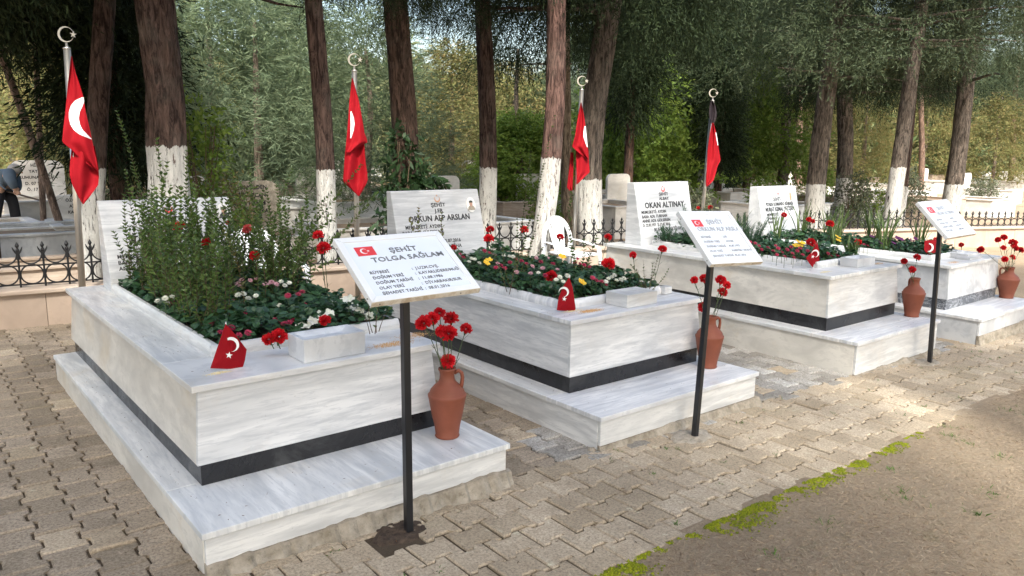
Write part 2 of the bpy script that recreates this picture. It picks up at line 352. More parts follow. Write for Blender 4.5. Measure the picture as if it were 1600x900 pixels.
def paver_outline(L, P, d):
    w1, w0 = P/2+d, P/2-d; g = .0043; h = L/2-g; q = L*.20; e = L*.28
    return [(-h, -w1+g), (-e, -w1+g), (-q, -w0+g), (q, -w0+g), (e, -w1+g), (h, -w1+g), (h, w1-g), (e, w1-g), (q, w0-g), (-q, w0-g), (-e, w1-g), (-h, w1-g)]
def pavers(b, x0, x1, y0, y1, along_x, skip, m_of, L=.185, P=.150, jit=.0035, seed=1):
    rr = random.Random(seed); out = paver_outline(L, P, .0115); n = len(out)
    cu0, cu1, cv0, cv1 = (x0, x1, y0, y1) if along_x else (y0, y1, x0, x1)
    nv = int(round((cv1-cv0)/P)); nu = int((cu1-cu0)/L)+2
    for j in range(nv):
        for i in range(nu):
            cu = cu0+(i+(.5 if j % 2 else 0))*L; cv = cv0+(j+.5)*P
            cx, cy_ = (cu, cv) if along_x else (cv, cu)
            if skip(cx, cy_): continue
            a = rr.gauss(0, .012); ca, sa = math.cos(a), math.sin(a); dz = rr.gauss(0, jit*.6); tx, ty = rr.gauss(0, .010), rr.gauss(0, .010)
            ox, oy = rr.gauss(0, .0015), rr.gauss(0, .0015); V = []
            for ins, z in ((0, -.02), (0, -.006), (.006, 0)):
                for (pu, pv) in out:
                    # inset towards the centre along both axes
                    qu = pu-math.copysign(ins, pu); qv = pv-math.copysign(ins, pv)
                    if not along_x: qu, qv = qv, qu
                    x = qu*ca-qv*sa; y = qu*sa+qv*ca
                    j2 = rr.uniform(-.0012, .0012) if ins else 0
                    V.append((cx+ox+x+j2, cy_+oy+y+j2, gz(cx+x)+dz+tx*x+ty*y+z))
            F = [tuple(2*n+k for k in range(n))] if along_x else [tuple(2*n+k for k in range(n))[::-1]]
            for r in range(2):
                for k in range(n):
                    f = (r*n+k, r*n+(k+1) % n, (r+1)*n+(k+1) % n, (r+1)*n+k); F.append(f if along_x else f[::-1])
            b.add(V, F, m_of(cx, cy_))
    return b

# ------------------------------------------------------------------ the four graves
GR = [dict(X=.837, Y=3.074, rot=.0098, w=1.185, L=2.674, zb=.104, z2=.239, z3=.333, z4=.644, z5=.672, sl=.108, sf=.389, sr=.136),
      dict(X=2.935, Y=3.124, rot=-.001, w=1.214, L=2.491, zb=.042, z2=.212, z3=.314, z4=.625, z5=.653, sl=.123, sf=.384, sr=.105),
      dict(X=5.606, Y=3.039, rot=-.0096, w=1.155, L=2.501, zb=-.031, z2=.225, z3=.333, z4=.639, z5=.668, sl=.132, sf=.33, sr=.074),
      dict(X=7.602, Y=2.96, rot=.001, w=1.232, L=2.491, zb=.003, z2=.162, z3=.264, z4=.558, z5=.586, sl=.144, sf=.356, sr=.104)]
def in_grave(x, y, mg=0.0):
    for g in GR:
        if g['X']-g['sl']-mg < x < g['X']+g['w']+g['sr']+mg and g['Y']-g['sf']-mg < y < g['Y']+g['L']+mg: return True
    return False
b = MB()
YS = EDGE+6*.15
hole = lambda x, y: (abs(x-1.48) < .10 and abs(y-2.60) < .08)
pavers(b, .15, 22, EDGE, YS, True, lambda x, y: in_grave(x, y, -.06) or hole(x, y), lambda x, y: 0, seed=3)
pavers(b, -1.2, 9.45, YS, 7.62, False, lambda x, y: in_grave(x, y, -.07), lambda x, y: (1 if x < 2.6 or (x < 4.6 and y > 3.2) else 2) if random.random() < .93 else 0, seed=5)
path = b.build('path', [M['paver'], M['paver_dark'], M['paver_grey']]); tag(path, None, None, None, 'structure')

FONT = None
def text_mesh(s, size, bold=0.0, extr=.0015, align='CENTER', sx=1.0, sp=1.0):
    cu = bpy.data.curves.new('t', 'FONT'); cu.body = s; cu.size = size; cu.align_x = align; cu.align_y = 'CENTER'
    cu.offset = bold*size; cu.extrude = extr; cu.resolution_u = 2; cu.space_character = sp
    o = bpy.data.objects.new('t', cu); COL.objects.link(o); dg = bpy.context.evaluated_depsgraph_get(); dg.update()
    me = bpy.data.meshes.new_from_object(o.evaluated_get(dg)); bpy.data.objects.remove(o)
    n = len(me.vertices); V = np.zeros(n*3); me.vertices.foreach_get('co', V); V = V.reshape(-1, 3); V[:, 0] *= sx
    F = [tuple(p.vertices) for p in me.polygons]; bpy.data.meshes.remove(me); return V, F
def put_text(b, s, size, P, bold=0.02, align='CENTER', sx=1.0, m=0, sp=1.05):
    V, F = text_mesh(s, size, bold, .0012, align, sx, sp); b.add(xf(V, P), F, m)
def frame_of(c, r, u):
    r = np.asarray(r, float); u = np.asarray(u, float); r = r/np.linalg.norm(r); n = np.cross(r, u); n /= np.linalg.norm(n); u = np.cross(n, r)
    return Matrix(((r[0], u[0], n[0], c[0]), (r[1], u[1], n[1], c[1]), (r[2], u[2], n[2], c[2]), (0, 0, 0, 1)))
def crescent(r, off=.25, ri=.8, ang=0, n=22):
    """crescent outline: horns point to +x when ang=0"""
    c2 = (off*r, 0); r2 = ri*r; d = off*r; x = (r*r-r2*r2+d*d)/(2*d); y = math.sqrt(max(1e-9, r*r-x*x)); a1 = math.atan2(y, x); a2 = math.atan2(y, x-d)
    P = [(r*math.cos(a), r*math.sin(a)) for a in np.linspace(a1, 2*math.pi-a1, n)]
    P += [(c2[0]+r2*math.cos(a), r2*math.sin(a)) for a in np.linspace(2*math.pi-a2, a2, n)][1:-1]
    ca, sa = math.cos(ang), math.sin(ang); return np.array([(p[0]*ca-p[1]*sa, p[0]*sa+p[1]*ca) for p in P])
def star(r, ang=0, k=.40):
    return np.array([((r if i % 2 == 0 else r*k)*math.cos(ang+i*math.pi/5), (r if i % 2 == 0 else r*k)*math.sin(ang+i*math.pi/5)) for i in range(10)])
def flat(b, P2, Mx, th=.0012, z0=0, m=0):
    V = np.array([(p[0], p[1], z0) for p in P2]); V = xf(V, Mx); n = np.array(Mx)[:3, 2]; n_ = len(P2)
    # centre fan is not safe for a crescent, so cap with ngon
    b.loft([V, V+n*th], m)

def make_grave(i, label, mats, hs, text, emblem_col, trough, curb):
    g = GR[i]; X, Y, rot, w, L = g['X'], g['Y'], g['rot'], g['w'], g['L']; c, s = math.cos(rot), math.sin(rot)
    root = tag(empty('marble_grave', (X+w/2, Y+L/2, g['zb'])), label, 'grave', 'marble graves in a row along the path')
    Mx = Matrix.Translation((X, Y, 0)) @ Matrix.Rotation(rot, 4, 'Z')
    P = lambda V: xf(V, Mx)
    x0, x1, y0 = -g['sl'], w+g['sr'], -g['sf']
    # plinth walls
    t_ = .02; b = MB(); zt = g['z2']-.027
    b.box(x0+.015, x1-.015, y0+.015, y0+.015+t_, g['zb'], zt, M=Mx); o = b.build('plinth_front', mats['plf'], root, bevel=.002)
    zg_ = gz(X)-.05; b = MB(); b.box(x0+.012, x0+.012+t_, y0+.037, L, zg_, zt, M=Mx); b.build('plinth_side', mats['pls'], root, bevel=.002)
    b = MB(); b.box(x1-.012-t_, x1-.012, y0+.037, L, gz(X+w)-.05, zt, M=Mx); b.build('plinth_side', mats['pls'], root, bevel=.002)
    # step slabs (mitred at the corner: front slab + side slabs)
    z0, z1 = g['z2']-.027, g['z2']
    def slab(x0, x1, y0, y1, nm, mt, z0=z0, z1=z1): q = MB(); q.box(x0, x1, y0, y1, z0, z1, M=Mx); return q.build(nm, mt, root, bevel=.003)
    slab(x0, x1, y0, .06, 'step_slab', mats['slab']); slab(x0, .06, .062, L-.02, 'step_slab', mats['slabx']); slab(w-.06, x1, .062, L-.02, 'step_slab', mats['slabx'])
    # foundation: rough concrete proud of the plinth
    q = MB(); n = 90; 
    def rough_strip(p0, p1, nrm):
        p0 = np.array(p0); p1 = np.array(p1); nrm = np.array(nrm); n = max(12, int(np.linalg.norm(p1-p0)/.02)); rings = []
        for k in range(n+1):
            f = k/n; p = p0+(p1-p0)*f; wp = P([[p[0], p[1], 0]])[0]
            h1 = fbm(wp[0]*6, wp[1]*6, i*3.1); h2 = fbm(wp[0]*21, wp[1]*21, 7+i)
            zt = g['zb']+.004+.030*max(-.2, h1)*(.3+.7*f)+.006*h2; zt = min(zt, g['z2']-.05); zg = gz(wp[0])-.01; out = .034+.03*h1+.018*h2; out = max(.012, out)*(.55+.6*f)
            rings.append([(p[0]-nrm[0]*.01, p[1]-nrm[1]*.01, zt), (p[0]+nrm[0]*out*.55, p[1]+nrm[1]*out*.55, zt-.006), (p[0]+nrm[0]*out, p[1]+nrm[1]*out, (zt+zg)/2-.004+.006*h2), (p[0]+nrm[0]*(out+.02), p[1]+nrm[1]*(out+.02), zg), (p[0]-nrm[0]*.01, p[1]-nrm[1]*.01, zg)])
        q.loft([P(r) for r in rings])
    rough_strip((x0+.01, y0+.02), (x1+.01, y0+.02), (0, -1)); rough_strip((x1-.02, y0), (x1-.02, L), (1, 0)); pass
    q.box(x0+.04, x1-.04, y0+.045, y0+.2, gz(X+w)-.05, zt-.01, M=Mx); q.build('foundation', M['concrete'], root, smooth=False)
    # dark recessed band
    q = MB(); k = .022; a, b2 = (g['z2'], g['z3'])
    q.box(k, w-k, k, L-.03, a, b2, M=Mx); o = q.build('base_band', mats['band'], root, bevel=.0015)
    # leaning side panels of the body
    z3, z4 = g['z3'], g['z4']; bt, bb = .032, .006; th = .02
    def panel(A, B, C, D, nrm, nm, mt):
        q = MB(); nrm = np.array(nrm); V = np.array([A, B, C, D], float); V2 = V-nrm*th
        q.loft([P(V), P(V2)]); return q.build(nm, mt, root, bevel=.0018)
    panel((bb, bb, z3), (w-bb, bb, z3), (w-bt, bt, z4), (bt, bt, z4), (0, -1, 0), 'body_front_panel', mats['front'])
    ye = L-.02
    panel((bb, ye, z3), (bb, bb+.021, z3), (bt, bt+.021, z4), (bt, ye, z4), (-1, 0, 0), 'body_side_panel', mats['side'])
    panel((w-bb, bb+.021, z3), (w-bb, ye, z3), (w-bt, ye, z4), (w-bt, bt+.021, z4), (1, 0, 0), 'body_side_panel', mats['side'])
    q = MB(); q.box(bb+.03, w-bb-.03, ye-.02, ye, z3, z4, M=Mx); q.build('body_back_panel', mats['side'], root)
    # top slabs round the bed
    cx0, cx1, cy0, cy1 = curb
    bd = (cx0+.025, cx1-.025, cy0+.025, cy1)
    slab(0, w, 0, bd[2]+.01, 'ledge', mats['ledge'], z4, g['z5']); slab(0, bd[0]+.01, bd[2]+.012, L, 'ledge', mats['ledgex'], z4, g['z5']); slab(bd[1]-.01, w, bd[2]+.012, L, 'ledge', mats['ledgex'], z4, g['z5']); slab(bd[0]+.012, bd[1]-.012, cy1, L, 'ledge', mats['ledgex'], z4, g['z5'])
    # curb with a rounded outer shoulder
    zc = g['z5']+.052; zb_ = g['z5']
    def curb_bar(p0, p1, nrm):
        p0 = np.array(p0); p1 = np.array(p1); nrm = np.array(nrm); prof = [(0, 0), (0, .022), (-.004, .034), (-.010, .044), (-.016, .052), (-.036, .052), (-.036, 0)]
        q = MB(); q.loft([P([(p[0]+nrm[0]*o_, p[1]+nrm[1]*o_, zb_+h) for o_, h in prof]) for p in (p0, p1)]); q.build('bed_curb', mats['ledge'], root, bevel=.001)
    curb_bar((cx0, cy0), (cx1, cy0), (0, -1)); curb_bar((cx0, cy0+.037), (cx0, cy1), (-1, 0)); curb_bar((cx1, cy0+.037), (cx1, cy1), (1, 0))
    # soil
    q = MB(); nx = 30; ny = 50; gx = np.linspace(cx0+.03, cx1-.03, nx); gy = np.linspace(cy0+.03, cy1, ny)
    V = [(x, y, g['z5']+.022+.02*fbm(x*6, y*6, i)) for y in gy for x in gx]; F = [(r*nx+k_, r*nx+k_+1, (r+1)*nx+k_+1, (r+1)*nx+k_) for r in range(ny-1) for k_ in range(nx-1)]
    q.add(P(V), F); q.build('soil_bed', M['soil'], root, smooth=True)
    # headstone: wedge, front face leaning back
    hx0, hx1, yb, yt, yk, zt = hs; zf = g['z5']+.085
    prof = [(yb, g['z5']), (yb, zf), (yt, zt), (yk, zt), (yk, g['z5'])]
    q = MB(); q.loft([P([(hx0, y, z) for y, z in prof]), P([(hx1, y, z) for y, z in prof])]); hso = q.build('headstone', mats['hs'], root, bevel=.003)
    # writing on the leaning face
    up = np.array([0, yt-yb, zt-zf]); Lf = np.linalg.norm(up); up = up/Lf; W = hx1-hx0
    def fr(u, v, off=.0015):      # u across 0..1, v down the face in metres from the top
        p = np.array([hx0+u*W, yt, zt])-up*v; nrm = np.cross([1, 0, 0], up); return Mx @ frame_of(p+nrm*off, (1, 0, 0), up)
    q = MB()
    for (s_, u, v, size, al, sx, bo) in text: put_text(q, s_, size, fr(u, v), bo, al, sx)
    q.build('inscription', M['carved'], hso, origin=np.array(root.matrix_world.translation))
    q = MB(); Mx2 = fr(.5, .075); flat(q, crescent(.027, .28, .78, math.pi/2), Mx2, .0015); flat(q, star(.010, math.pi/2), Mx2 @ Matrix.Translation((0, .030, 0)), .0015)
    q.build('crescent_emblem', emblem_col, hso, origin=np.array(root.matrix_world.translation))
    # trough
    if trough:
        tx0, tx1, ty0, ty1, h, depth = trough; q = MB(); z0 = g['z5']+.001; zt2 = z0+h; wl_ = .028
        A = [(tx0, ty0), (tx1, ty0), (tx1, ty1), (tx0, ty1)]; Bn = [(tx0+wl_*.6, ty0+wl_*.6), (tx1-wl_*.6, ty0+wl_*.6), (tx1-wl_*.6, ty1-wl_*.6), (tx0+wl_*.6, ty1-wl_*.6)]; Cn = [(tx0+wl_*2, ty0+wl_*1.6), (tx1-wl_*2, ty0+wl_*1.6), (tx1-wl_*2, ty1-wl_*1.6), (tx0+wl_*2, ty1-wl_*1.6)]
        q.loft([P([(x, y, z0) for x, y in A]), P([(x, y, zt2) for x, y in A]), P([(x, y, zt2) for x, y in Bn]), P([(x, y, zt2-depth) for x, y in Cn])])
        q.build('water_trough', mats['trough'], root, bevel=.002)
    return root, hso, fr

dm = dict
ST1 = .0
gm1 = dm(plf=M['marble'], pls=M['marble_c'], slab=M['slab_x'], slabx=M['slab_x'], band=M['black'], front=M['marble_b'], side=M['marble_c'], ledge=M['marble'], ledgex=M['slab_x'], hs=M['hs_pale'], trough=M['marble_d'])
gm2 = dm(plf=M['marble'], pls=M['marble'], slab=M['slab'], slabx=M['slab_x'], band=M['black'], front=M['marble_b'], side=M['marble_b'], ledge=M['slab'], ledgex=M['slab_x'], hs=M['hs_grey'], trough=M['marble'])
gm3 = dm(plf=M['marble'], pls=M['marble_c'], slab=M['slab'], slabx=M['slab_x'], band=M['black'], front=M['marble'], side=M['marble_c'], ledge=M['slab_x'], ledgex=M['slab_x'], hs=M['hs_pale'], trough=M['marble_d'])
gm4 = dm(plf=M['marble_d'], pls=M['marble_d'], slab=M['slab'], slabx=M['slab_x'], band=M['granite'], front=M['marble_d'], side=M['marble_d'], ledge=M['slab_x'], ledgex=M['slab_x'], hs=M['marble_d'], trough=M['marble_d'])
def loc(g, x, y): return x-g['X'], y-g['Y']
def rel(i, hx0, hx1, yb, yt, yk, zt): g = GR[i]; return (hx0-g['X'], hx1-g['X'], yb-g['Y'], yt-g['Y'], yk-g['Y'], zt)
def crel(i, a, b_, c_, d_): g = GR[i]; return (a-g['X'], b_-g['X'], c_-g['Y'], d_-g['Y'])
B1, B2 = .016, .026
g1, h1, f1 = make_grave(0, 'nearest white marble grave, tall leafy shrubs filling its bed and hiding the headstone', gm1, rel(0, 1.05, 1.90, 5.433, 5.62, 5.66, 1.248),
    [('ŞEHİT', .5, .145, .05, 'CENTER', 1.15, B1), ('J.UZM.CVŞ.', .52, .205, .05, 'CENTER', 1.1, B1), ('TOLGA SAĞLAM', .5, .275, .068, 'CENTER', 1.0, B2), ('KAYAKLIDERE-MUĞLA', .52, .345, .042, 'CENTER', 1.05, B1),
     ('MEMLEKETİ: KAYAKLIDERE', .07, .385, .036, 'LEFT', 1.0, B1), ('BABA ADI:', .07, .425, .036, 'LEFT', 1.0, B1), ('ANNE ADI:', .07, .465, .036, 'LEFT', 1.0, B1)], M['red_print'],
    (.497, .798, .046, .220, .105, .02), crel(0, 1.045, 2.02, 3.455, 5.42))
g2, h2, f2 = make_grave(1, 'second marble grave from the left, banded headstone with an oval photo of a soldier', gm2, rel(1, 3.07, 3.925, 5.25, 5.40, 5.46, 1.268),
    [('ŞEHİT', .5, .125, .043, 'CENTER', 1.1, B1), ('J.ER', .5, .172, .043, 'CENTER', 1.1, B1), ('ORKUN ALP ARSLAN', .5, .235, .066, 'CENTER', .93, B2), ('MEMLEKETİ: AYDIN', .10, .300, .041, 'LEFT', .92, B1), ('BABA ADI: SÜLEYMAN', .06, .345, .041, 'LEFT', .92, B1), ('ANNE ADI:', .06, .388, .041, 'LEFT', .92, B1),
     ('D: 1994  Ş: 22.07.2016', .70, .428, .040, 'RIGHT', .95, B1), ('RUHUNA FATİHA', .70, .475, .043, 'RIGHT', .95, B1)], M['emblem_gold'],
    (.520, .798, .055, .240, .082, .006), crel(1, 3.10, 4.06, 3.375, 5.24))
g3, h3, f3 = make_grave(2, 'third marble grave from the left, cream sides, black band and feathery plants', gm3, rel(2, 5.78, 6.615, 5.185, 5.31, 5.40, 1.290),
    [('ŞEHİT', .5, .125, .043, 'CENTER', 1.1, B1), ('ALBAY', .5, .172, .043, 'CENTER', 1.1, B1), ('OKAN ALTINAY', .5, .238, .082, 'CENTER', .98, B2), ('MEMLEKETİ: AYDIN', .06, .305, .043, 'LEFT', .95, B1), ('BABA ADI: TURHAN', .06, .350, .043, 'LEFT', .95, B1), ('ANNE ADI: GÜLSEREN', .06, .394, .043, 'LEFT', .95, B1),
     ('D: 22.02.1971  Ş: 15.07.2016', .06, .437, .040, 'LEFT', .82, B1), ('RUHUNA FATİHA', .5, .490, .050, 'CENTER', 1.0, B1)], M['red_print'],
    (.60, .90, .118, .27, .072, .03), crel(2, 5.90, 6.62, 3.33, 5.15))
g4, h4, f4 = make_grave(3, 'fourth grave at the far right, grey veined band, sword-shaped leaves growing in its bed', gm4, rel(3, 7.86, 8.66, 5.13, 5.26, 5.36, 1.205),
    [('ŞEHİT', .45, .155, .055, 'CENTER', 1.0, B1), ('PİYADE KOMANDO BİNBAŞI', .5, .215, .055, 'CENTER', .76, B2), ('MURAT KEMAL YETİŞEN', .5, .275, .066, 'CENTER', .80, B2), ('MEMLEKETİ:', .14, .335, .044, 'LEFT', .95, B1), ('BABA ADI :', .14, .380, .044, 'LEFT', .95, B1), ('ANNE ADI :', .14, .425, .044, 'LEFT', .95, B1)], M['red_print'],
    (.62, .92, .10, .27, .05, .02), crel(3, 7.80, 8.55, 3.22, 5.10))
def oval(fr, hso, root, u, v, rx, ry, kind):
    org = np.array(root.matrix_world.translation); Mx = fr(u, v, .001)
    el = lambda a, b_, cx=0, cy=0, n=28: [(cx+a*math.cos(q), cy+b_*math.sin(q)) for q in np.linspace(0, 2*math.pi, n, endpoint=False)]
    q = MB(); flat(q, el(rx*1.06, ry*1.06), Mx, .004); flat(q, el(rx, ry), Mx, .0055); p = q.build('portrait', M['paper'], hso, origin=org)
    q = MB(); flat(q, [(x, y) for x, y in el(rx*.78, ry*.55, 0, -ry*.62) if y > -ry*.80] , Mx, .0075); q.build('uniform', M['camo'] if kind else M['uniform'], p, origin=org)
    q = MB(); flat(q, el(rx*.34, ry*.30, 0, ry*.12), Mx, .008); flat(q, [(-rx*.14, -ry*.3), (rx*.14, -ry*.3), (rx*.14, 0), (-rx*.14, 0)], Mx, .0078); q.build('face', M['skin'], p, origin=org)
    q = MB(); flat(q, [(x, y) for x, y in el(rx*.42, ry*.26, 0, ry*.34) if y > ry*.24], Mx, .009); q.build('cap', M['cap_dark'], p, origin=org)
oval(f2, h2, g2, .885, .135, .045, .062, 1); oval(f1, h1, g1, .935, .11, .045, .062, 0)
q = MB(); Mx = f4(.82, .125)
for (r, y) in ((.018, .02), (.022, -.01), (.015, -.04)): flat(q, [(r*math.cos(a), y+r*1.2*math.sin(a)) for a in np.linspace(0, 6.283, 16, endpoint=False)], Mx, .0015+abs(y)*.02)
flat(q, [(-.006, .03), (.006, .03), (0, .065)], Mx, .0015); q.build('unit_badge', M['emblem_gold'], h4, origin=np.array(g4.matrix_world.translation))
# small marble blocks behind the troughs
q = MB(); q.box(4.0, 4.075, 3.34, 3.42, .654, .705); q.build('marble_block', M['marble'], g2, bevel=.006)
q = MB(); q.box(8.30, 8.42, 3.20, 3.28, .586, .65); q.box(8.16, 8.46, 3.02, 3.16, .587, .615); q.build('marble_block', M['marble_d'], g4, bevel=.003)

# ------------------------------------------------------------------ clay jugs and carnations
def make_jug():
    q = MB(); prof = [(.0, 0), (.056, 0), (.060, .006), (.056, .012), (.063, .06), (.076, .12), (.087, .18), (.092, .205), (.0925, .213), (.089, .216), (.086, .219), (.080, .237), (.062, .258), (.044, .274), (.037, .290), (.0345, .31), (.037, .328), (.042, .335), (.0425, .342), (.037, .344), (.031, .335), (.030, .26), (.0, .25)]
    q.lathe(prof, 48, cap=False); return q
jug_me = make_jug()
root = None; JUG = []
jug_lab = ['brown clay jug with a side handle beside the nearest grave, seven red carnations in it', 'brown clay jug half hidden behind the second sign post', 'brown clay jug holding three carnations on the step of the third grave', 'wide-shouldered clay jug at the right edge, holding a spreading bunch of carnations']
JP = [(1.975, 2.957, .239), (4.079, 3.014, .212), (6.777, 2.918, .225), (8.83, 2.885, .162)]
for i, p in enumerate(JP):
    o = tag(empty('clay_jug', p), jug_lab[i], 'jug', 'clay jugs on the grave steps')
    q = MB(); 
    sx, szz = [(1, 1), (1, 1.0), (1.02, .98), (1.12, .93)][i]
    V = np.concatenate(jug_me.V)*np.array([sx, sx, szz]); q.add(V+np.array(p), [tuple(f) for F in jug_me.F for f in F]); q.build('jug_body', M['terracotta'], o, smooth=True)
    a = [R_(-35), R_(-20), R_(60), R_(110)][i]; d = np.array([math.cos(a), math.sin(a), 0]); P = [np.array(p)+d*r*sx+np.array([0, 0, z*szz]) for r, z in ((.034, .318), (.055, .330), (.070, .318), (.074, .295), (.070, .262), (.066, .248))]
    q = MB(); q.tube(P, [.010, .010, .0095, .009, .010, .011], 10); q.build('handle', M['terracotta'], o, smooth=True)

def blossom(seed, R=.034, n=60):
    """carnation head: ruffled fan petals, each a small zigzag-edged fan"""
    r = np.random.default_rng(seed); q = MB()
    for k in range(n):
        f = (k+.5)/n; el = math.acos(1-f*1.25); az = k*2.39996+r.normal()*.2
        d = np.array([math.sin(el)*math.cos(az), math.sin(el)*math.sin(az), math.cos(el)]); u = np.cross(d, r.normal(size=3)); u /= np.linalg.norm(u); w = np.cross(d, u)
        rad = R*(.72+.38*r.random()); hw = R*.36; m = 7; P = [np.zeros(3)+d*rad*.25]
        for j in range(m):
            a = (j/(m-1)-.5)*1.7; rr = rad*(1+(.09 if j % 2 else -.07)); P.append(d*rr*math.cos(a*.55)+u*hw*math.sin(a)*1.1+w*r.normal()*R*.10)
        q.add(P, [(0, j+1, j+2) for j in range(m-1)])
    for k in range(46):       # crumpled inner petals
        d = r.normal(size=3); d[2] = abs(d[2])*1.3+.3; d /= np.linalg.norm(d); c_ = d*R*r.uniform(.35, .85); u = r.normal(size=3); u /= np.linalg.norm(u); w = np.cross(d, u); w /= np.linalg.norm(w); h_ = R*.30
        q.add([c_-w*h_, c_-w*h_*.4+d*h_*.8, c_+d*h_*.45, c_+w*h_*.5+d*h_*.85, c_+w*h_, c_-d*h_*.6], [(0, 1, 2, 5), (2, 3, 4, 5)])
    return q
BL = []
for s_ in range(5):
    q = blossom(s_); BL.append(q.build('blossom', M['carnation'])); BL[-1].name = 'proto'
BLm = [o.data for o in BL]
for o in BL: bpy.data.objects.remove(o)
for m_ in BLm: m_.name = 'blossom'
pink_me = blossom(9).build('x', M['carnation_pink']); pm = pink_me.data; bpy.data.objects.remove(pink_me)
def carnation(head, foot, label, group, size=1.0, pink=False, bend=.02, tilt=None, leaves=True):
    head = np.array(head, float); foot = np.array(foot, float)
    o = tag(empty('carnation', foot), label, 'flower', group)
    mid = (head+foot)/2+np.array([random.uniform(-1, 1), random.uniform(-1, 1), 0])*bend; ctrl = [foot, (foot+mid)/2, mid, (mid+head)/2+np.array([0, 0, .004]), head-(head-mid)/np.linalg.norm(head-mid)*.012*size]
    q = MB(); q.tube(ctrl, [.0022, .0021, .002, .002, .002], 6)
    d = head-mid; d /= np.linalg.norm(d); q.tube([head-d*.034*size, head-d*.02*size, head-d*.004*size], [.003, .0075*size, .009*size], 8)
    if leaves:
        for f in (.35, .6, .8):
            p = foot+(head-foot)*f
            for sg in (-1, 1):
                a = random.uniform(0, 6.28); e = np.array([math.cos(a), math.sin(a), .7])*.045; sd_ = np.array([-math.sin(a), math.cos(a), 0])*.0018
                q.add([p-sd_, p+sd_, p+e*.6+sd_, p+e, p+e*.6-sd_], [(0, 1, 2, 3, 4)])
    q.build('stem', M['stem_green'], o, smooth=True)
    me = pm if pink else random.choice(BLm); bo = link('blossom', me, o, loc=Vector(head-foot))
    t3 = Vector(d) if tilt is None else Vector(tilt).normalized(); bo.rotation_mode = 'QUATERNION'; bo.rotation_quaternion = t3.to_track_quat('Z', 'Y') @ Matrix.Rotation(random.uniform(0, 6), 3, 'Z').to_quaternion()
    s = size*random.uniform(.92, 1.08); bo.scale = (s, s, s*.9); return o
TOWARD = -_fw
VH = [[(664, 505, 1.1), (674, 499, 1.05), (686.5, 489, .85), (704, 498, 1.0), (702, 521, 1.15), (691, 518, .95), (729.5, 514, .95), (702, 564, 1.05)],
      [(1086, 437.7, .85), (1100, 436, 1.0), (1125.7, 438, 1.05), (1136, 446, .9), (1128, 457, 1.0), (1098, 480, 1.0)],
      [(1413.6, 408, .75), (1433, 402, 1.0), (1425, 421.6, .95)],
      [(1533, 390, 1.0), (1559, 375, .9), (1569, 371, .9), (1568, 387, .8), (1583, 380, 1.2), (1586, 388, 1.1), (1594.6, 391, 1.1), (1569.6, 405, 1.0), (1582, 402, .9)]]
VL = ['red carnation in the jug of the nearest grave', 'red carnation in the jug behind the second sign post', 'red carnation in the three-flower jug of the third grave', 'red carnation in the crowded jug at the right edge']
for i, hs_ in enumerate(VH):
    p = JP[i]; zr = p[2]+.335
    for k, (u, v, s_) in enumerate(hs_):
        Y = p[1]+random.uniform(-.04, .04); h = ony(u, v, Y); h = h+(random.uniform(-.01, .01), 0, 0)
        fx = np.array([p[0]+.012*math.cos(k*2.1), p[1]+.012*math.sin(k*2.1), p[2]+.26])
        lab = VL[i]
        if i == 0: lab = ['leftmost red carnation in the nearest jug', 'large red carnation overlapping the leftmost one in the nearest jug', '', 'upper right red carnation of the main bunch in the nearest jug', 'big central red carnation in the nearest jug', 'red carnation just left of the central one in the nearest jug', '', ''][k]
        if i == 1: lab = ['leftmost red carnation in the jug behind the middle sign post', 'red carnation touching the left of the middle sign post', 'red carnation just right of the middle sign post', 'rightmost red carnation in the jug behind the middle post', 'lower right red carnation in the jug behind the middle post', ''][k]
        if i == 3: lab = ['', 'upper left red carnation in the jug at the right edge', 'topmost red carnation in the jug at the right edge', 'small red carnation below the topmost one in the right-edge jug', 'large upper right red carnation in the right-edge jug', 'large red carnation below the upper right one in the right-edge jug', 'rightmost red carnation, cut by the picture edge', 'lowest left red carnation over the rim of the right-edge jug', 'lowest right red carnation over the rim of the right-edge jug'][k]
        if i == 0 and k == 7: lab = 'lowest red carnation, resting on the rim of the nearest jug'
        if i == 0 and k == 6: lab = 'red carnation leaning out to the right from the nearest jug'
        if i == 0 and k == 2: lab = 'topmost small red carnation in the nearest jug'
        if i == 1 and k == 5: lab = 'lowest red carnation in the second jug, left of the post'
        if i == 2: lab = ['small red carnation bud leaning left from the third jug', 'tallest red carnation in the third jug', 'lowest red carnation, just above the rim of the third jug'][k]
        if i == 3 and k == 0: lab = 'red carnation drooping far left out of the jug at the right edge'
        tl = (h-fx)+(TOWARD*.25); carnation(h, fx, lab, 'red carnations in the clay jugs', s_, bend=.008, tilt=tl, leaves=(k % 2 == 0))

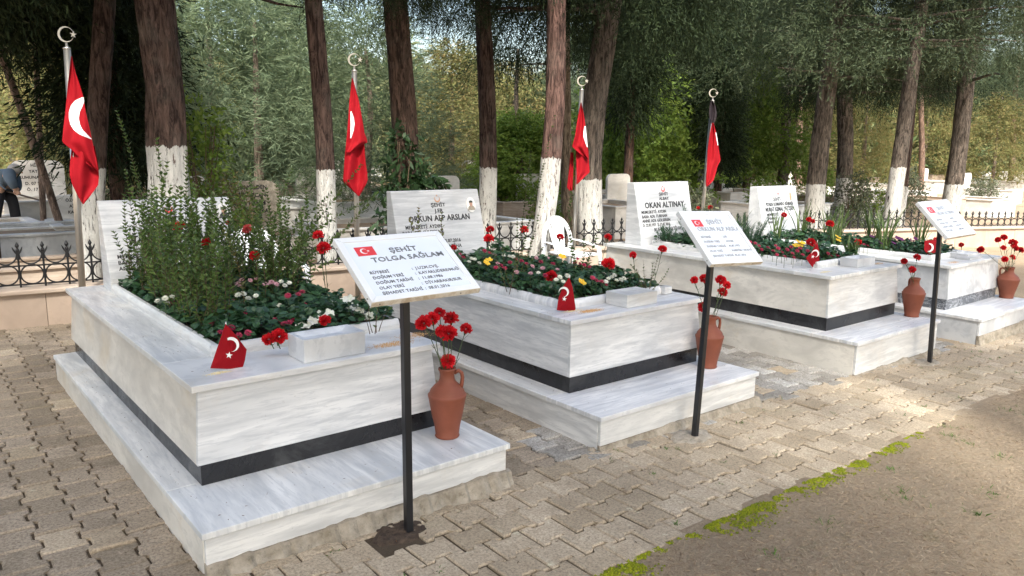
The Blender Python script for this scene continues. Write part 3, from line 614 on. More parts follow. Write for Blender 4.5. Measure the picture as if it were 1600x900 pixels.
# ------------------------------------------------------------------ sign boards
def sign(i, pan, post, label, lines, ink, flagp):
    cx, cy_, cz, yaw, tilt, roll, w, h = pan
    r = np.array([math.cos(yaw), math.sin(yaw), 0]); n0 = np.array([math.sin(yaw), -math.cos(yaw), 0]); upv = -n0*math.cos(tilt)+np.array([0, 0, 1])*math.sin(tilt)
    rr = r*math.cos(roll)+upv*math.sin(roll); uu = -r*math.sin(roll)+upv*math.cos(roll)
    pb = np.array(post[0]); pt_ = np.array(post[1])
    root = tag(empty('information_sign', (pb[0], pb[1], gz(pb[0]))), label, 'sign', 'tilted white information boards on black posts')
    Mx = frame_of((cx, cy_, cz), rr, uu); nn = np.array(Mx)[:3, 2]
    q = MB(); q.box(-w/2+.004, w/2-.004, -h/2+.004, h/2-.004, -.024, -.004, M=Mx); q.build('board', M['sign_white'], root)
    q = MB(); fw_ = .027      # mitred frame bars
    def bar(A, B, C, D): V = [(x, y, z) for z in (-.026, .001) for x, y in (A, B, C, D)]; q.loft([xf(V[:4], Mx), xf(V[4:], Mx)])
    g = .0006; a, b_ = w/2, h/2; c, d = w/2-fw_, h/2-fw_
    for P4 in ([(-a+g, -b_), (a-g, -b_), (c-g, -d), (-c+g, -d)], [(-c+g, d), (c-g, d), (a-g, b_), (-a+g, b_)], [(-a, -b_+g), (-c, -d+g), (-c, d-g), (-a, b_-g)], [(c, -d+g), (a, -b_+g), (a, b_-g), (c, d-g)]): bar(*P4)
    q.build('frame', M['sign_frame'], root, bevel=.0012)
    q = MB(); q.box(-a-.001, a+.001, -b_-.0012, -b_, -.024, -.002, M=Mx); q.build('frame_edge', M['sign_edge'], root)
    q = MB()
    for (sx, sy) in ((-a*.86, -b_), (a*.62, -b_)): q.lathe([(0, 0), (.003, 0), (.003, .002), (0, .002)], 10); V = q.V.pop(); V = V[:, [0, 2, 1]]*np.array([1, -1, 1])+np.array([sx, sy-.001, -.013]); q.V.append(xf(V, Mx))
    for sy in (-b_*.82, b_*.75): q.lathe([(0, 0), (.003, 0), (.003, .002), (0, .002)], 10); V = q.V.pop(); V = V[:, [2, 0, 1]]*np.array([-1, 1, 1])+np.array([-a-.0003, sy, -.013]); q.V.append(xf(V, Mx))
    q.build('screw', M['screw'], root)
    q = MB()
    for k_, nm_ in ((slice(0, 2), 'heading'), (slice(2, 99), 'lettering')):
        q = MB()
        for (s_, x, y, size, al, bo, sxx) in lines[k_]: put_text(q, s_, size, Mx @ Matrix.Translation((x*w, y*h, -.0035)), bo, al, sxx)
        q.build(nm_, ink, root)
    fx, fy, fw2, fh2 = flagp; q = MB(); q.box(fx*w-fw2/2, fx*w+fw2/2, fy*h-fh2/2, fy*h+fh2/2, -.0042, -.0032, M=Mx); fo = q.build('printed_flag', M['red_print'], root)
    q = MB(); Mf = Mx @ Matrix.Translation((fx*w-fw2*.08, fy*h, -.003)); flat(q, crescent(fh2*.30, .25, .8), Mf, .0006); flat(q, star(fh2*.12, 0), Mf @ Matrix.Translation((fh2*.34, 0, 0)), .0006)
    q.build('crescent_and_star', M['white_print'], fo, origin=np.array(root.matrix_world.translation))
    # square post
    q = MB(); s_ = .015; zt = pt_; d_ = pt_-pb; A = [np.array([x, y, 0]) for x, y in ((-s_, -s_), (s_, -s_), (s_, s_), (-s_, s_))]
    pb2 = pb.copy(); pb2[2] = gz(pb[0])-.05
    q.loft([[pb2+p for p in A], [pt_+p for p in A]]); q.build('post', M['post'], root, bevel=.002)
    q = MB(); q.box(-.06, .06, -.012, .012, -.04, -.026, M=Mx); q.build('mounting_plate', M['post'], root)
rx = .006
L1 = [('ŞEHİT', .05, .245, .037, 'CENTER', .012, 1.1), ('TOLGA SAĞLAM', .055, .115, .037, 'CENTER', .012, 1.12)]
def rows(pairs, y0, dy, xk, xv, size, ind=0.0):
    out = []
    for k, (a, b_) in enumerate(pairs):
        out.append((a, xk+ind*k, y0-dy*k, size, 'LEFT', .003, .93)); out.append((':', xv-.035+ind*k*0, y0-dy*k, size, 'LEFT', .003, 1)); out.append((b_, xv, y0-dy*k, size, 'LEFT', .003, .93))
    return out
L1 += rows([('RÜTBESİ', 'J.UZM.CVŞ.'), ('DOĞUM YERİ', 'KAYAKLIDERE/MUĞLA'), ('DOĞUM TARİHİ', '11.08.1986'), ('OLAY YERİ', 'DİYARBAKIR/SUR'), ('ŞEHADET TARİHİ', '08.01.2016')], -.075, .079, -.37, .045, .0215)
sign(0, (1.518, 2.542, 1.176, -.0427, .5658, .0221, .468, .365), ((1.525, 2.575, .046), (1.517, 2.568, 1.150)), 'nearest white information board on a black post, in front of the nearest grave', L1, M['ink'], (-.29, .27, .078, .052))
L2 = [('ŞEHİT', .07, .29, .040, 'CENTER', .015, 1.05), ('ORKUN ALP ARSLAN', .10, .15, .040, 'CENTER', .015, .9)] + rows([('RÜTBESİ', 'J.ER'), ('DOĞUM YERİ', 'AYDIN'), ('DOĞUM TARİHİ', '02.07.1993'), ('OLAY YERİ', 'MARDİN / NUSAYBİN'), ('ŞEHADET TARİHİ', '05.07.2016')], .0, .088, -.37, .05, .020)
sign(1, (3.515, 2.562, 1.156, -.0714, .7545, -.0506, .403, .375), ((3.412, 2.585, .006), (3.475, 2.585, 1.125)), 'middle information board with faded grey writing, in front of the second grave', L2, M['ink_faded'], (-.27, .27, .068, .050))
L3 = [('ŞEHİT', .07, .28, .040, 'CENTER', .015, 1.05), ('OKAN ALTINAY', .10, .14, .040, 'CENTER', .015, .95)] + rows([('RÜTBESİ', 'ALBAY'), ('DOĞUM YERİ', 'AYDIN'), ('DOĞUM TARİHİ', '22.02.1971'), ('OLAY YERİ', 'ANKARA')], -.02, .10, -.36, .08, .022)
sign(2, (6.352, 2.545, 1.126, -.0471, .7924, .0228, .482, .354), ((6.39, 2.57, -.05), (6.30, 2.57, 1.10)), 'farthest information board, small in view, in front of the third grave at the right', L3, M['ink_faded'], (-.28, .26, .085, .058))

# ------------------------------------------------------------------ flag poles and flags
PB = [(1.141, 7.25, .06, 1.194, 2.36), (3.714, 7.25, 0, 3.737, 2.36), (6.80, 7.25, -.06, 6.893, 2.345), (9.41, 7.25, -.11, 9.549, 2.335)]
pl = ['steel flag pole at the far left, above the nearest grave', 'steel flag pole between the two dark trunks, behind the first sign', 'steel flag pole behind the white plastic chair', 'steel flag pole behind the third grave with a black ribbon at its top']
for i, (xb, y, zb, xt, zt) in enumerate(PB):
    o = tag(empty('flag_pole', (xb, y, zb)), pl[i], 'flag pole', 'steel flag poles along the fence')
    q = MB(); q.tube([(xb, y, zb-.05), (xt, y, zt)], .027, 20); q.lathe([(0, 0), (.029, 0), (.029, .012), (.012, .018), (.008, .05), (0, .05)], 20, (xt, y, zt)); q.build('pole', M['steel'], o, smooth=True)
    q = MB(); a = .62; rdir = np.array([math.cos(a), -math.sin(a), 0]); Mx = frame_of((xt, y, zt+.115), rdir, (0, 0, 1))
    flat(q, crescent(.062, .14, .86, 0), Mx @ Matrix.Translation((0, 0, -.004)), .008); flat(q, star(.028, R_(10), .38), Mx @ Matrix.Translation((.060, 0, -.004)), .008); q.build('crescent_finial', M['steel'], o)
def cloth(name_parent, lay, Y, folds, seedn):
    """one layer of hanging cloth from rows (v, uL, uR); pleats run down it. returns builder and surface function"""
    vs = [r[0] for r in lay]; v0, v1 = vs[0], vs[-1]
    def surf(s, v):
        uL = np.interp(v, vs, [r[1] for r in lay]); uR = np.interp(v, vs, [r[2] for r in lay]); u = uL+(uR-uL)*s
        wd = (uR-uL)/40.; k = folds; dy = .030*min(1, wd)*math.sin(s*math.pi*k+seedn+(v-v0)*.012)+.012*math.sin(s*9+v*.05+seedn)
        return ony(u, v, Y+dy)
    return surf, v0, v1
def flag(label, layers, group='large red flags on the steel poles'):
    org = ony(layers[0]['rows'][0][1], layers[0]['rows'][0][0], layers[0]['Y'])
    o = tag(empty('red_flag', org), label, 'flag', group); c0 = None
    for k, ly in enumerate(layers):
        surf, v0, v1 = cloth(o, ly['rows'], ly['Y'], ly.get('folds', 2), ly.get('seed', k)); q = MB(); n, m = 46, 22
        vv = np.linspace(v0, v1, n); P = np.array([[surf(s, v) for s in np.linspace(0, 1, m)] for v in vv]); th = np.array([0, .003, 0])
        V = np.concatenate([P.reshape(-1, 3), (P+th).reshape(-1, 3)]); F = []; N = n*m
        for i in range(n-1):
            for j in range(m-1):
                a = i*m+j; F.append((a, a+1, a+m+1, a+m)); F.append((N+a, N+a+m, N+a+m+1, N+a+1))
        for i in range(n-1):
            for j in (0, m-1): a = i*m+j; F.append((a, a+m, N+a+m, N+a))
        q.add(V, F); c = q.build('cloth', ly.get('mat', M['flag']), o, smooth=True)
        if ly.get('cres'):      # crescent drawn on this layer, points in (u, v) of the same cloth
            rows_ = ly['cres']; q = MB(); P = []
            for (v, a, b_) in np.array([[np.interp(t_, np.linspace(0, 1, len(rows_)), [r[j] for r in rows_]) for j in range(3)] for t_ in np.linspace(0, 1, 30)]):
                uL = np.interp(v, [r[0] for r in ly['rows']], [r[1] for r in ly['rows']]); uR = np.interp(v, [r[0] for r in ly['rows']], [r[2] for r in ly['rows']])
                s0, s1 = np.clip([(a-uL)/(uR-uL), (b_-uL)/(uR-uL)], 0, 1); P.append([surf(s, v)-np.array([0, .0025, 0]) for s in np.linspace(s0, s1, 8)])
            P = np.array(P); V = P.reshape(-1, 3); F = [(i*8+j, i*8+j+1, (i+1)*8+j+1, (i+1)*8+j) for i in range(29) for j in range(7)]
            q.add(V, F); q.build('white_crescent', M['flag_white'], c, smooth=True, origin=np.array(o.matrix_world.translation))
    return o
flag('large red flag with a wide white crescent, hanging at the far left', [
    dict(Y=7.15, folds=1.3, rows=[(88, 111, 112.5), (110, 108.5, 117), (130, 106, 124), (150, 104.5, 130), (175, 102, 134), (200, 99, 140), (222, 97, 144.5), (234, 112, 147), (250, 128, 151), (262, 144, 153), (268, 153, 154)],
         cres=[(152, 128, 131), (157, 117, 132), (165, 110.5, 129), (175, 107.5, 124.5), (185, 107.5, 123), (195, 110, 125), (203, 115, 129), (210, 124, 136), (217.5, 142, 143.5)]),
    dict(Y=7.185, folds=2.4, rows=[(228, 112, 148), (250, 110, 152), (262, 109, 154), (275, 109, 154.8), (289, 113, 153.5), (305, 121, 142), (319, 129, 131)])])
flag('red flag folded in long pleats with a thin crescent, between the dark trunks', [
    dict(Y=7.15, folds=1.8, rows=[(122, 550, 551.2), (140, 548, 556), (158, 546, 561), (180, 544.5, 565), (207, 542.5, 569.5), (222, 541, 574.6), (229, 540.5, 564), (238, 540, 551)],
         cres=[(174, 547.5, 549), (183, 547.5, 552.5), (194, 547.5, 554), (205, 547.3, 552), (216, 547, 548.5)]),
    dict(Y=7.185, folds=2.6, seed=2, rows=[(215, 542, 569), (236, 539.5, 570), (253, 538, 571.3), (270, 537, 574), (281, 536, 574.6), (286, 538, 573), (295, 548, 568), (306.5, 560, 562)])])
flag('red flag wrapped round the pole behind the white chair, part of its crescent showing', [
    dict(Y=7.14, folds=1.4, rows=[(160, 907.5, 908.5), (175, 904.5, 911.5), (192, 901.5, 914.5), (213, 898.5, 916.5), (229, 894, 918), (236, 901, 919.5), (249, 918, 920)],
         cres=[(197, 913, 915.3), (206, 911.5, 916), (214, 911.5, 916.6), (222, 914, 917.5), (230, 917, 918.2)]),
    dict(Y=7.175, folds=1.8, rows=[(232, 900, 919), (250, 900.5, 920), (269, 901, 921.5), (276, 901, 914), (288, 900.5, 902)]),
    dict(Y=7.30, folds=1, rows=[(238, 891.5, 896.5), (262, 889.5, 896), (293, 886, 895), (297.5, 890, 894.5)])])
o = flag('red flag tied with a black ribbon, behind the third grave', [
    dict(Y=7.14, folds=1.6, rows=[(192, 1112.5, 1115), (207, 1109.5, 1119), (225, 1107, 1122), (237, 1105.6, 1124), (250, 1105, 1126), (260, 1104.5, 1121), (272, 1104, 1118), (282, 1103.5, 1115), (291.6, 1103, 1105)],
         cres=[(207, 1117.7, 1119), (216, 1119, 1120.6), (227, 1121, 1122)]),
    dict(Y=7.15, folds=1, mat=M['ribbon'], rows=[(158, 1110, 1114), (165, 1108.5, 1118), (176, 1107.8, 1120), (184, 1108.5, 1119.5), (194, 1112, 1115.5)])])

def small_flag(label, base_px, z, outline, cres_c, cr, star_c, stick):
    """paper-thin cloth pennant on a short stick, standing on the ledge"""
    B = onz(*base_px, z+.002); Y = B[1]; o = tag(empty('small_flag', B), label, 'flag', 'small red flags on the graves')
    P = np.array([ony(u, v, Y-.012*math.sin((u-outline[0][0])*.12)) for u, v in outline]); q = MB()
    # subdivide outline into a fan around its centre with a slight curl
    c = P.mean(0)-np.array([0, .006, 0]); m = len(P); V = [c]; n_sub = 5; E = []
    for k in range(m):
        for t_ in range(n_sub): E.append(P[k]+(P[(k+1) % m]-P[k])*t_/n_sub)
    V = np.array([c]+[c+(e-c)*.5+np.array([0, -.003, 0]) for e in E]+E); n = len(E)
    F = [(0, 1+(k+1) % n, 1+k) for k in range(n)]+[(1+k, 1+(k+1) % n, 1+n+(k+1) % n, 1+n+k) for k in range(n)]
    V2 = V+np.array([0, .0016, 0]); q.add(np.concatenate([V, V2]), F+[tuple(i+len(V) for i in f[::-1]) for f in F]+[(1+n+k, 1+n+(k+1) % n, len(V)+1+n+(k+1) % n, len(V)+1+n+k) for k in range(n)])
    cl = q.build('cloth', M['flag'], o, smooth=False); org = np.array(o.matrix_world.translation)
    q = MB(); cc = ony(*cres_c, Y-.013); Mx = frame_of(cc, CR, np.array([0, 0, 1.])); k = np.linalg.norm(cc-EYE)/F_PX
    flat(q, crescent(cr*k, .25, .80, R_(cres_c[0] and -130 if star_c else 180)), Mx, .001)
    if star_c: sc_ = ony(*star_c, Y-.013); flat(q, star(cr*k*.48, R_(80)), frame_of(sc_, CR, np.array([0, 0, 1.])), .001)
    q.build('crescent_and_star', M['white_print'], cl, origin=org)
    q = MB(); q.tube([ony(*stick[0], Y+.006), ony(*stick[1], Y+.006)], .0028, 8); q.build('stick', M['plastic'], o)
small_flag('small red flag with crescent and star standing on the ledge of the nearest grave', (352, 577), .672, [(352.5, 506), (360, 514), (368, 523), (385.5, 546), (383, 562), (379, 576), (354, 576.5), (328.7, 575.5), (338, 548)], (362, 538), 11, (358, 555), ((353, 503), (352, 577)))
small_flag('small red flag with crescent and star on the ledge of the second grave', (885, 486), .653, [(889.5, 433), (895, 450), (899.5, 482), (898, 486), (884, 486), (870, 485), (873, 465), (880, 448)], (881, 456), 8, (881.8, 467), ((890, 430), (886, 486)))
small_flag('small red flag drooping over the curb of the third grave', (1271, 419), .668, [(1277, 378), (1280, 392), (1280.5, 407), (1275, 410), (1270, 418), (1265, 412), (1259.5, 403.5), (1268, 394)], (1274, 396), 5.5, (1270, 401), ((1277.5, 375), (1271, 419)))
small_flag('small red flag with a large crescent on the fourth grave, beside the far sign post', (1455, 402), .600, [(1445, 376), (1455, 375), (1465.6, 374), (1465, 384), (1464, 392), (1455, 400), (1448, 396), (1444, 390)], (1452, 387), 6, None, ((1446, 372), (1450, 402)))

# ------------------------------------------------------------------ low stone wall and iron fence
WALL = [(-2.2, 7.62, .44), (13.4, 7.52, .17), (16.5, 6.42, .16), (18.2, 5.84, .14), (26, 3.3, .02)]   # x, front face y, cap top z
def wall_seg(a, b_, label, first):
    root = tag(empty('stone_wall', (a[0], a[1], gz(a[0]))), label, 'wall', 'low stone walls under the iron fence')
    A = np.array([a[0], a[1]]); B = np.array([b_[0], b_[1]]); d = B-A; Ln = np.linalg.norm(d); d = d/Ln; nr = np.array([-d[1], d[0]])
    n = max(1, int(Ln/.78))
    def P(t_, o_, z): p = A+d*t_+nr*o_; return (p[0], p[1], z)
    zt = lambda t_: a[2]+(b_[2]-a[2])*t_/Ln
    for k in range(n):
        t0, t1 = Ln*k/n+.002, Ln*(k+1)/n-.002; q = MB(); j = random.uniform(-.003, .003)
        q.loft([[P(t0, j, gz(A[0]+d[0]*t0)-.25), P(t1, j, gz(A[0]+d[0]*t1)-.25), P(t1, j, zt(t1)-.046), P(t0, j, zt(t0)-.046)][::1], [P(t0, .22, gz(A[0])-.6), P(t1, .22, gz(A[0])-.6), P(t1, .22, zt(t1)-.046), P(t0, .22, zt(t0)-.046)]])
        q.build('facing_panel', M['beige_marble'], root, bevel=.002)
    m = max(1, int(Ln/1.3))
    for k in range(m):
        t0, t1 = Ln*k/m+.0015, Ln*(k+1)/m-.0015; q = MB(); pr = [(-.032, -.045), (-.04, -.036), (-.04, -.012), (-.03, 0), (.27, 0), (.27, -.045)]
        q.loft([[P(t_, o_, zt(t_)+h) for o_, h in pr] for t_ in (t0, t1)]); q.build('cap_stone', M['cap'], root, bevel=.002)
    return P, zt, Ln
segs = [wall_seg(WALL[0], WALL[1], 'long low beige stone wall behind the marble graves', 0), wall_seg(WALL[1], WALL[2], 'short turning piece of the beige stone wall', 0), wall_seg(WALL[2], WALL[4], 'beige stone wall at the far right with the straight railing on it', 0)]
SP = .185
def picket_mesh():
    q = MB(); q.tube([(0, 0, -.02), (0, 0, .30)], .009, 6)
    q.lathe([(0, .285), (.010, .292), (.015, .302), (.012, .312), (.006, .318), (.011, .330), (.0165, .343), (.008, .362), (0, .378)], 8)
    q.lathe([(0, .215), (.012, .222), (.013, .235), (0, .245)], 8)
    for s in (-1, 1):        # side leaves of the spear head
        q.tube([(s*.004, 0, .268), (s*.018, 0, .290), (s*.030, 0, .312), (s*.037, 0, .333)], [.008, .0085, .007, .003], 6)
    return q
def ring_mesh():
    q = MB(); r = SP/2-.007
    q.tube([(r*math.cos(a), 0, .092+.084*math.sin(a)) for a in np.linspace(0, 2*math.pi, 29)], .0072, 6, cap=False)
    P = [(r*math.cos(a)*1.0, 0, .275+.092*math.sin(a)) for a in np.linspace(math.pi, 2*math.pi, 17)]
    q.tube([(-r-.014, 0, .318)]+P+[(r+.014, 0, .318)], .0072, 6); return q
pk = picket_mesh().build('picket', M['iron']); pkm = pk.data; bpy.data.objects.remove(pk)
rg = ring_mesh().build('ring', M['iron']); rgm = rg.data; bpy.data.objects.remove(rg)
for (P, zt, Ln), lab, hs_ in zip(segs, ['black iron fence of rings and spear points behind the graves', 'short turned piece of black iron fence behind the leaning trunk', 'closely set black railing on the wall at the far right'], (1, .95, .8)):
    p0 = np.array(P(0, .12, zt(0))); p1 = np.array(P(Ln, .12, zt(Ln))); d = (p1-p0)/np.linalg.norm(p1-p0); yaw = math.atan2(d[1], d[0])
    root = tag(empty('iron_fence', p0), lab, 'fence', 'black iron fence on the stone wall')
    for z in (.006+.018, .186):
        q = MB(); a = p0+(0, 0, z*hs_); b_ = p1+(0, 0, z*hs_); w_ = np.array([-d[1], d[0], 0])*.007; h_ = np.array([0, 0, .006])
        q.loft([[a-w_-h_, a+w_-h_, a+w_+h_, a-w_+h_], [b_-w_-h_, b_+w_-h_, b_+w_+h_, b_-w_+h_]]); q.build('rail', M['iron'], root)
    n = int(Ln/SP)
    for k in range(min(n, 100)):
        for (me, nm, off) in ((pkm, 'picket', 0), (rgm, 'ring', .5)):
            c = link(nm, me, root); c.location = Vector(d*(k+off)*SP+np.array([0, 0, .018*hs_])); c.rotation_euler = (0, 0, yaw); c.scale = (1, 1, hs_)

# ------------------------------------------------------------------ trees
def lerp(a, b, t_): return a+(b-a)*t_
def trunk(root, name, base, top, r0, r1, mat, seg=40, nr=20, ridge=.05, flare=.25, seed=0):
    base = np.array(base); top = np.array(top); q = MB(); rings = []
    cx_, cy_ = [random.uniform(-1, 1)*r0*.5 for _ in range(2)]
    for i in range(seg+1):
        t_ = (i/seg)**1.25; p = base+(top-base)*t_; p = p+np.array([cx_, cy_, 0])*math.sin(t_*math.pi*2.2); z = p[2]; r = lerp(r0, r1, t_)*(1+flare*math.exp(-(z-base[2])/.18))
        ring = []
        for j in range(nr):
            a = 2*math.pi*j/nr; n_ = fbm(math.cos(a)*2.2+seed, math.sin(a)*2.2, z*.9+seed, 5)*1.6+fbm(math.cos(a)*7, math.sin(a)*7+seed, z*2.2, 3)*.8
            rr = r*(1+ridge*n_); ring.append((p[0]+rr*math.cos(a), p[1]+rr*math.sin(a), z))
        rings.append(ring)
    q.loft(rings); return q.build(name, mat, root, smooth=True)

def needles(rg_, centers, axes, twigs, strips, tl, sl, sw, droop, spread=.5, rad=.35):
    """strips of foliage along drooping twigs that start near each centre. returns V,F of quads"""
    n = len(centers)*twigs; c = np.repeat(centers, twigs, 0); ax = np.repeat(axes, twigs, 0)
    d = rg_.normal(size=(n, 3)); d /= np.linalg.norm(d, axis=1)[:, None]; st = c+d*rad*rg_.random((n, 1))**.5
    d = d*.8+ax; d[:, 2] -= droop; d /= np.linalg.norm(d, axis=1)[:, None]; L = tl*(.5+.8*rg_.random((n, 1, 1)))
    t_ = (np.arange(strips)/strips)[None, :, None]+rg_.random((n, strips, 1))/strips
    pos = st[:, None, :]+d[:, None, :]*L*t_; pos[:, :, 2:3] -= .35*droop*L*t_**2
    sdv = d[:, None, :]+rg_.normal(size=(n, strips, 3))*spread; sdv[:, :, 2:3] -= .25*droop; sdv /= np.linalg.norm(sdv, axis=2)[:, :, None]
    w = np.cross(sdv, rg_.normal(size=(n, strips, 3))); w /= np.linalg.norm(w, axis=2)[:, :, None]+1e-9
    ln = sl*(.6+.8*rg_.random((n, strips, 1))); ww = w*sw*(.6+.8*rg_.random((n, strips, 1)))/2
    a = pos-ww*.6; b_ = pos+ww*.6; m1 = pos+sdv*ln*.5+ww; m0 = pos+sdv*ln*.5-ww; e = pos+sdv*ln
    V = np.stack([a, b_, m1, e, m0], 2).reshape(-1, 3); k = np.arange(n*strips)*5; F = np.stack([k, k+1, k+2, k+3, k+4], 1); return V, F
def shell(rg_, n, rx, ry, z0, z1, taper, inner=.35):
    """points through a crown volume, denser toward its outside, narrowing with height"""
    t_ = rg_.random(n); z = z0+(z1-z0)*t_; a = rg_.random(n)*2*math.pi; prof = (1-t_)**taper
    r = (inner+(1-inner)*rg_.random(n)**.6)*prof*(1+.25*np.sin(a*3+z*1.7)); return np.stack([rx*r*np.cos(a), ry*r*np.sin(a), z], 1), np.stack([np.cos(a)*.6, np.sin(a)*.6, np.zeros(n)], 1)
def crown_mesh(name, V, F, mat):
    q = MB(); q.add(V, F); o = q.build(name, mat); me = o.data; bpy.data.objects.remove(o); me.name = name; return me
# overhead canopies of the near trees: hanging sprays
CAN = []
for k in range(4):
    rg_ = np.random.default_rng(100+k)
    C1, A1 = shell(rg_, 150, 2.3, 2.3, .5, 5.5, .35, .05); C2, A2 = shell(rg_, 26, 2.1, 2.1, .0, .7, .1, .1)
    V, F = needles(rg_, np.concatenate([C1, C2]), np.concatenate([A1, A2])*.5, 34, 14, .55, .065, .014, .95, .7, .27); CAN.append(crown_mesh('crown', V, F, M['cypress']))
CANB = []
for k in range(2):
    rg_ = np.random.default_rng(200+k)
    C1, A1 = shell(rg_, 190, 2.6, 2.6, .2, 5, .35, .05); V, F = needles(rg_, C1, A1, 36, 14, .42, .07, .012, .35, .9, .36); CANB.append(crown_mesh('crown', V, F, M['pine_near']))
def limbs(root, p, n, L, r, mat, seed, up=.1):
    rr = random.Random(seed); q = MB()
    for k in range(n):
        a = rr.uniform(0, 6.28); z = rr.uniform(0, 1.6); P = [np.array(p)+(0, 0, z)]
        for j in range(1, 6): P.append(P[-1]+np.array([math.cos(a)*L/5, math.sin(a)*L/5, up*L/5*(1-j*.35)+rr.uniform(-.04, .04)])); a += rr.uniform(-.3, .3)
        q.tube(P, [r*(1-.16*j) for j in range(6)], 6)
    return q.build('limb', mat, root, smooth=True)
SHADE_CROWNS = {256: (-.8, -1.9, 5.0, .9), 509: (0, -1.9, 5.2, .85), 629: (.3, -2.3, 5.6, .8), 758: (.2, -2.2, 5.4, .9), 838: (1.0, -.6, 5.0, .85), 928: (.8, -2.0, 5.6, .9), 143: (-1.2, -1.7, 4.8, .9), 1273: (-.5, -2.2, 5.6, 1.0), 1312: (0, -3.4, 6.0, 1.0)}  # extra crowns above the view, added to shade trunks, poles and graves
def near_tree(label, u0, v0, u1, v1, Y, wpx, ww_v, crown, cz, csc, bark=((.045, .028, .022), (.15, .095, .07)), hgt=7.0, squash=1, coff=(0, 0), grp='tall whitewashed trees behind the graves', extra=None, ridge=.05):
    A = ony(u0, v0, Y); B = ony(u1, v1, Y); d = (A-B)/(A[2]-B[2]) if abs(A[2]-B[2]) > 1e-6 else np.array([0, 0, 1]); z0 = gz(A[0])-.1
    base = B+d*(z0-B[2]); top = B+d*(hgt-B[2]); dep = (B-EYE)@_fw; r = wpx/F_PX*dep/2
    root = tag(empty('tree', base), label, 'tree', grp)
    ww = None if ww_v is None else (ony(u0, ww_v, Y)[2]-z0)
    mt = barkm('bark_'+str(len(bpy.data.materials)), bark[0], bark[1], ww)
    trunk(root, 'trunk', base, top, r*1.04, r*.72, mt, 90 if wpx > 40 else 60, 40 if wpx > 40 else 24, ridge, .15, seed=u0)
    if crown is not None:
        zc = cz; pc = B+d*(zc-B[2]); c = link('crown', crown, root); c.location = Vector(pc+np.array([coff[0], coff[1], 0])-base); c.rotation_euler = (0, 0, random.uniform(0, 6.28)); c.scale = (csc, csc, csc*squash)
        limbs(root, pc, 9, 1.7*csc, r*.22, mt, int(u0))
        if u0 in SHADE_CROWNS: c = link('added_shade_crown', CAN[int(u0) % 4], root); ux, uy, uz, us = SHADE_CROWNS[u0]; c.location = Vector(B+d*(uz-B[2])+np.array([ux, uy, 0])-base); c.scale = (us, us, us*.55); c.rotation_euler = (0, 0, u0)
    return root, base, d
RB = ((.038, .024, .02), (.135, .088, .072)); GB = ((.06, .05, .042), (.21, .17, .14))
near_tree('thick red-brown trunk with shaggy bark and white base, behind the nearest headstone', 256, 300, 239, 0, 8.35, 60, 229, CAN[0], 3.2, .95, RB, ridge=.11, coff=(-2.3, .5))
near_tree('whitewashed trunk standing right of the leftmost flag pole', 143, 400, 158, 120, 8.9, 33, 262, CAN[1], 3.0, 1.0, RB, coff=(-1.3, .6))
near_tree('dark slim trunk with peeling white base, just left of the second flag', 509, 400, 490, 0, 8.4, 31, 266, CAN[2], 3.35, .5, RB, coff=(.95, .3))
near_tree('bare brown ivy-grown trunk behind the second headstone', 629, 400, 620, 0, 9.0, 43, None, CAN[3], 3.3, .45, ((.05, .035, .028), (.17, .11, .085)), coff=(.55, .1))
near_tree('straight dark trunk with a grey white base, right of the second headstone', 758, 400, 757, 0, 9.4, 29, 262, CAN[0], 3.6, .6, RB, coff=(1.1, .2))
near_tree('leaning trunk with a bright white base, just left of the plastic chair', 838, 400, 873, 0, 7.4, 33, 247, CAN[1], 3.65, .7, ((.06, .035, .03), (.2, .12, .10)), coff=(.3, .9))
near_tree('thick leaning trunk with a grey white base, right of the third flag pole', 928, 400, 945, 0, 8.5, 41, 281, CAN[2], 3.3, .95, GB, coff=(.8, .2))
near_tree('dark leaning trunk with a white base, right of the fourth headstone', 1273, 340, 1301, 60, 9.0, 30, 288, CANB[0], 2.9, 1.1, GB, coff=(-.6, -.3))
near_tree('straight trunk with a mottled white base behind the fence, beside a dark leaning trunk', 1312, 340, 1320, 150, 10.5, 25, 278, CAN[3], 3.0, 1.0, GB, coff=(-.2, .2))
near_tree('leaning trunk painted white to head height, standing before the fence', 1387, 370, 1428, 90, 7.25, 24, 262, CANB[1], 3.15, 1.05, GB, coff=(.2, -.6))
near_tree('dark trunk close behind the white leaning trunk', 1405, 330, 1421, 180, 9.5, 17, 292, CAN[1], 3.2, .8, RB, coff=(.4, .4))
near_tree('leaning brown trunk with a white foot, behind the farthest board', 1485, 320, 1513, 110, 8.2, 27, 288, CANB[0], 3.3, 1.1, GB, coff=(-.3, -.8), grp='tall whitewashed trees behind the graves')
near_tree('brown trunk with a small white foot left of the dark leaning trunk', 1222, 300, 1233, 110, 14, 17, 284, CAN[0], 3.9, 1.2, GB, coff=(-.5, 0))
near_tree('pale slim trunk seen just behind the third flag pole', 888, 400, 884, 180, 11.5, 19, None, CAN[2], 3.2, .9, ((.15, .11, .075), (.36, .28, .20)), coff=(0, .2))
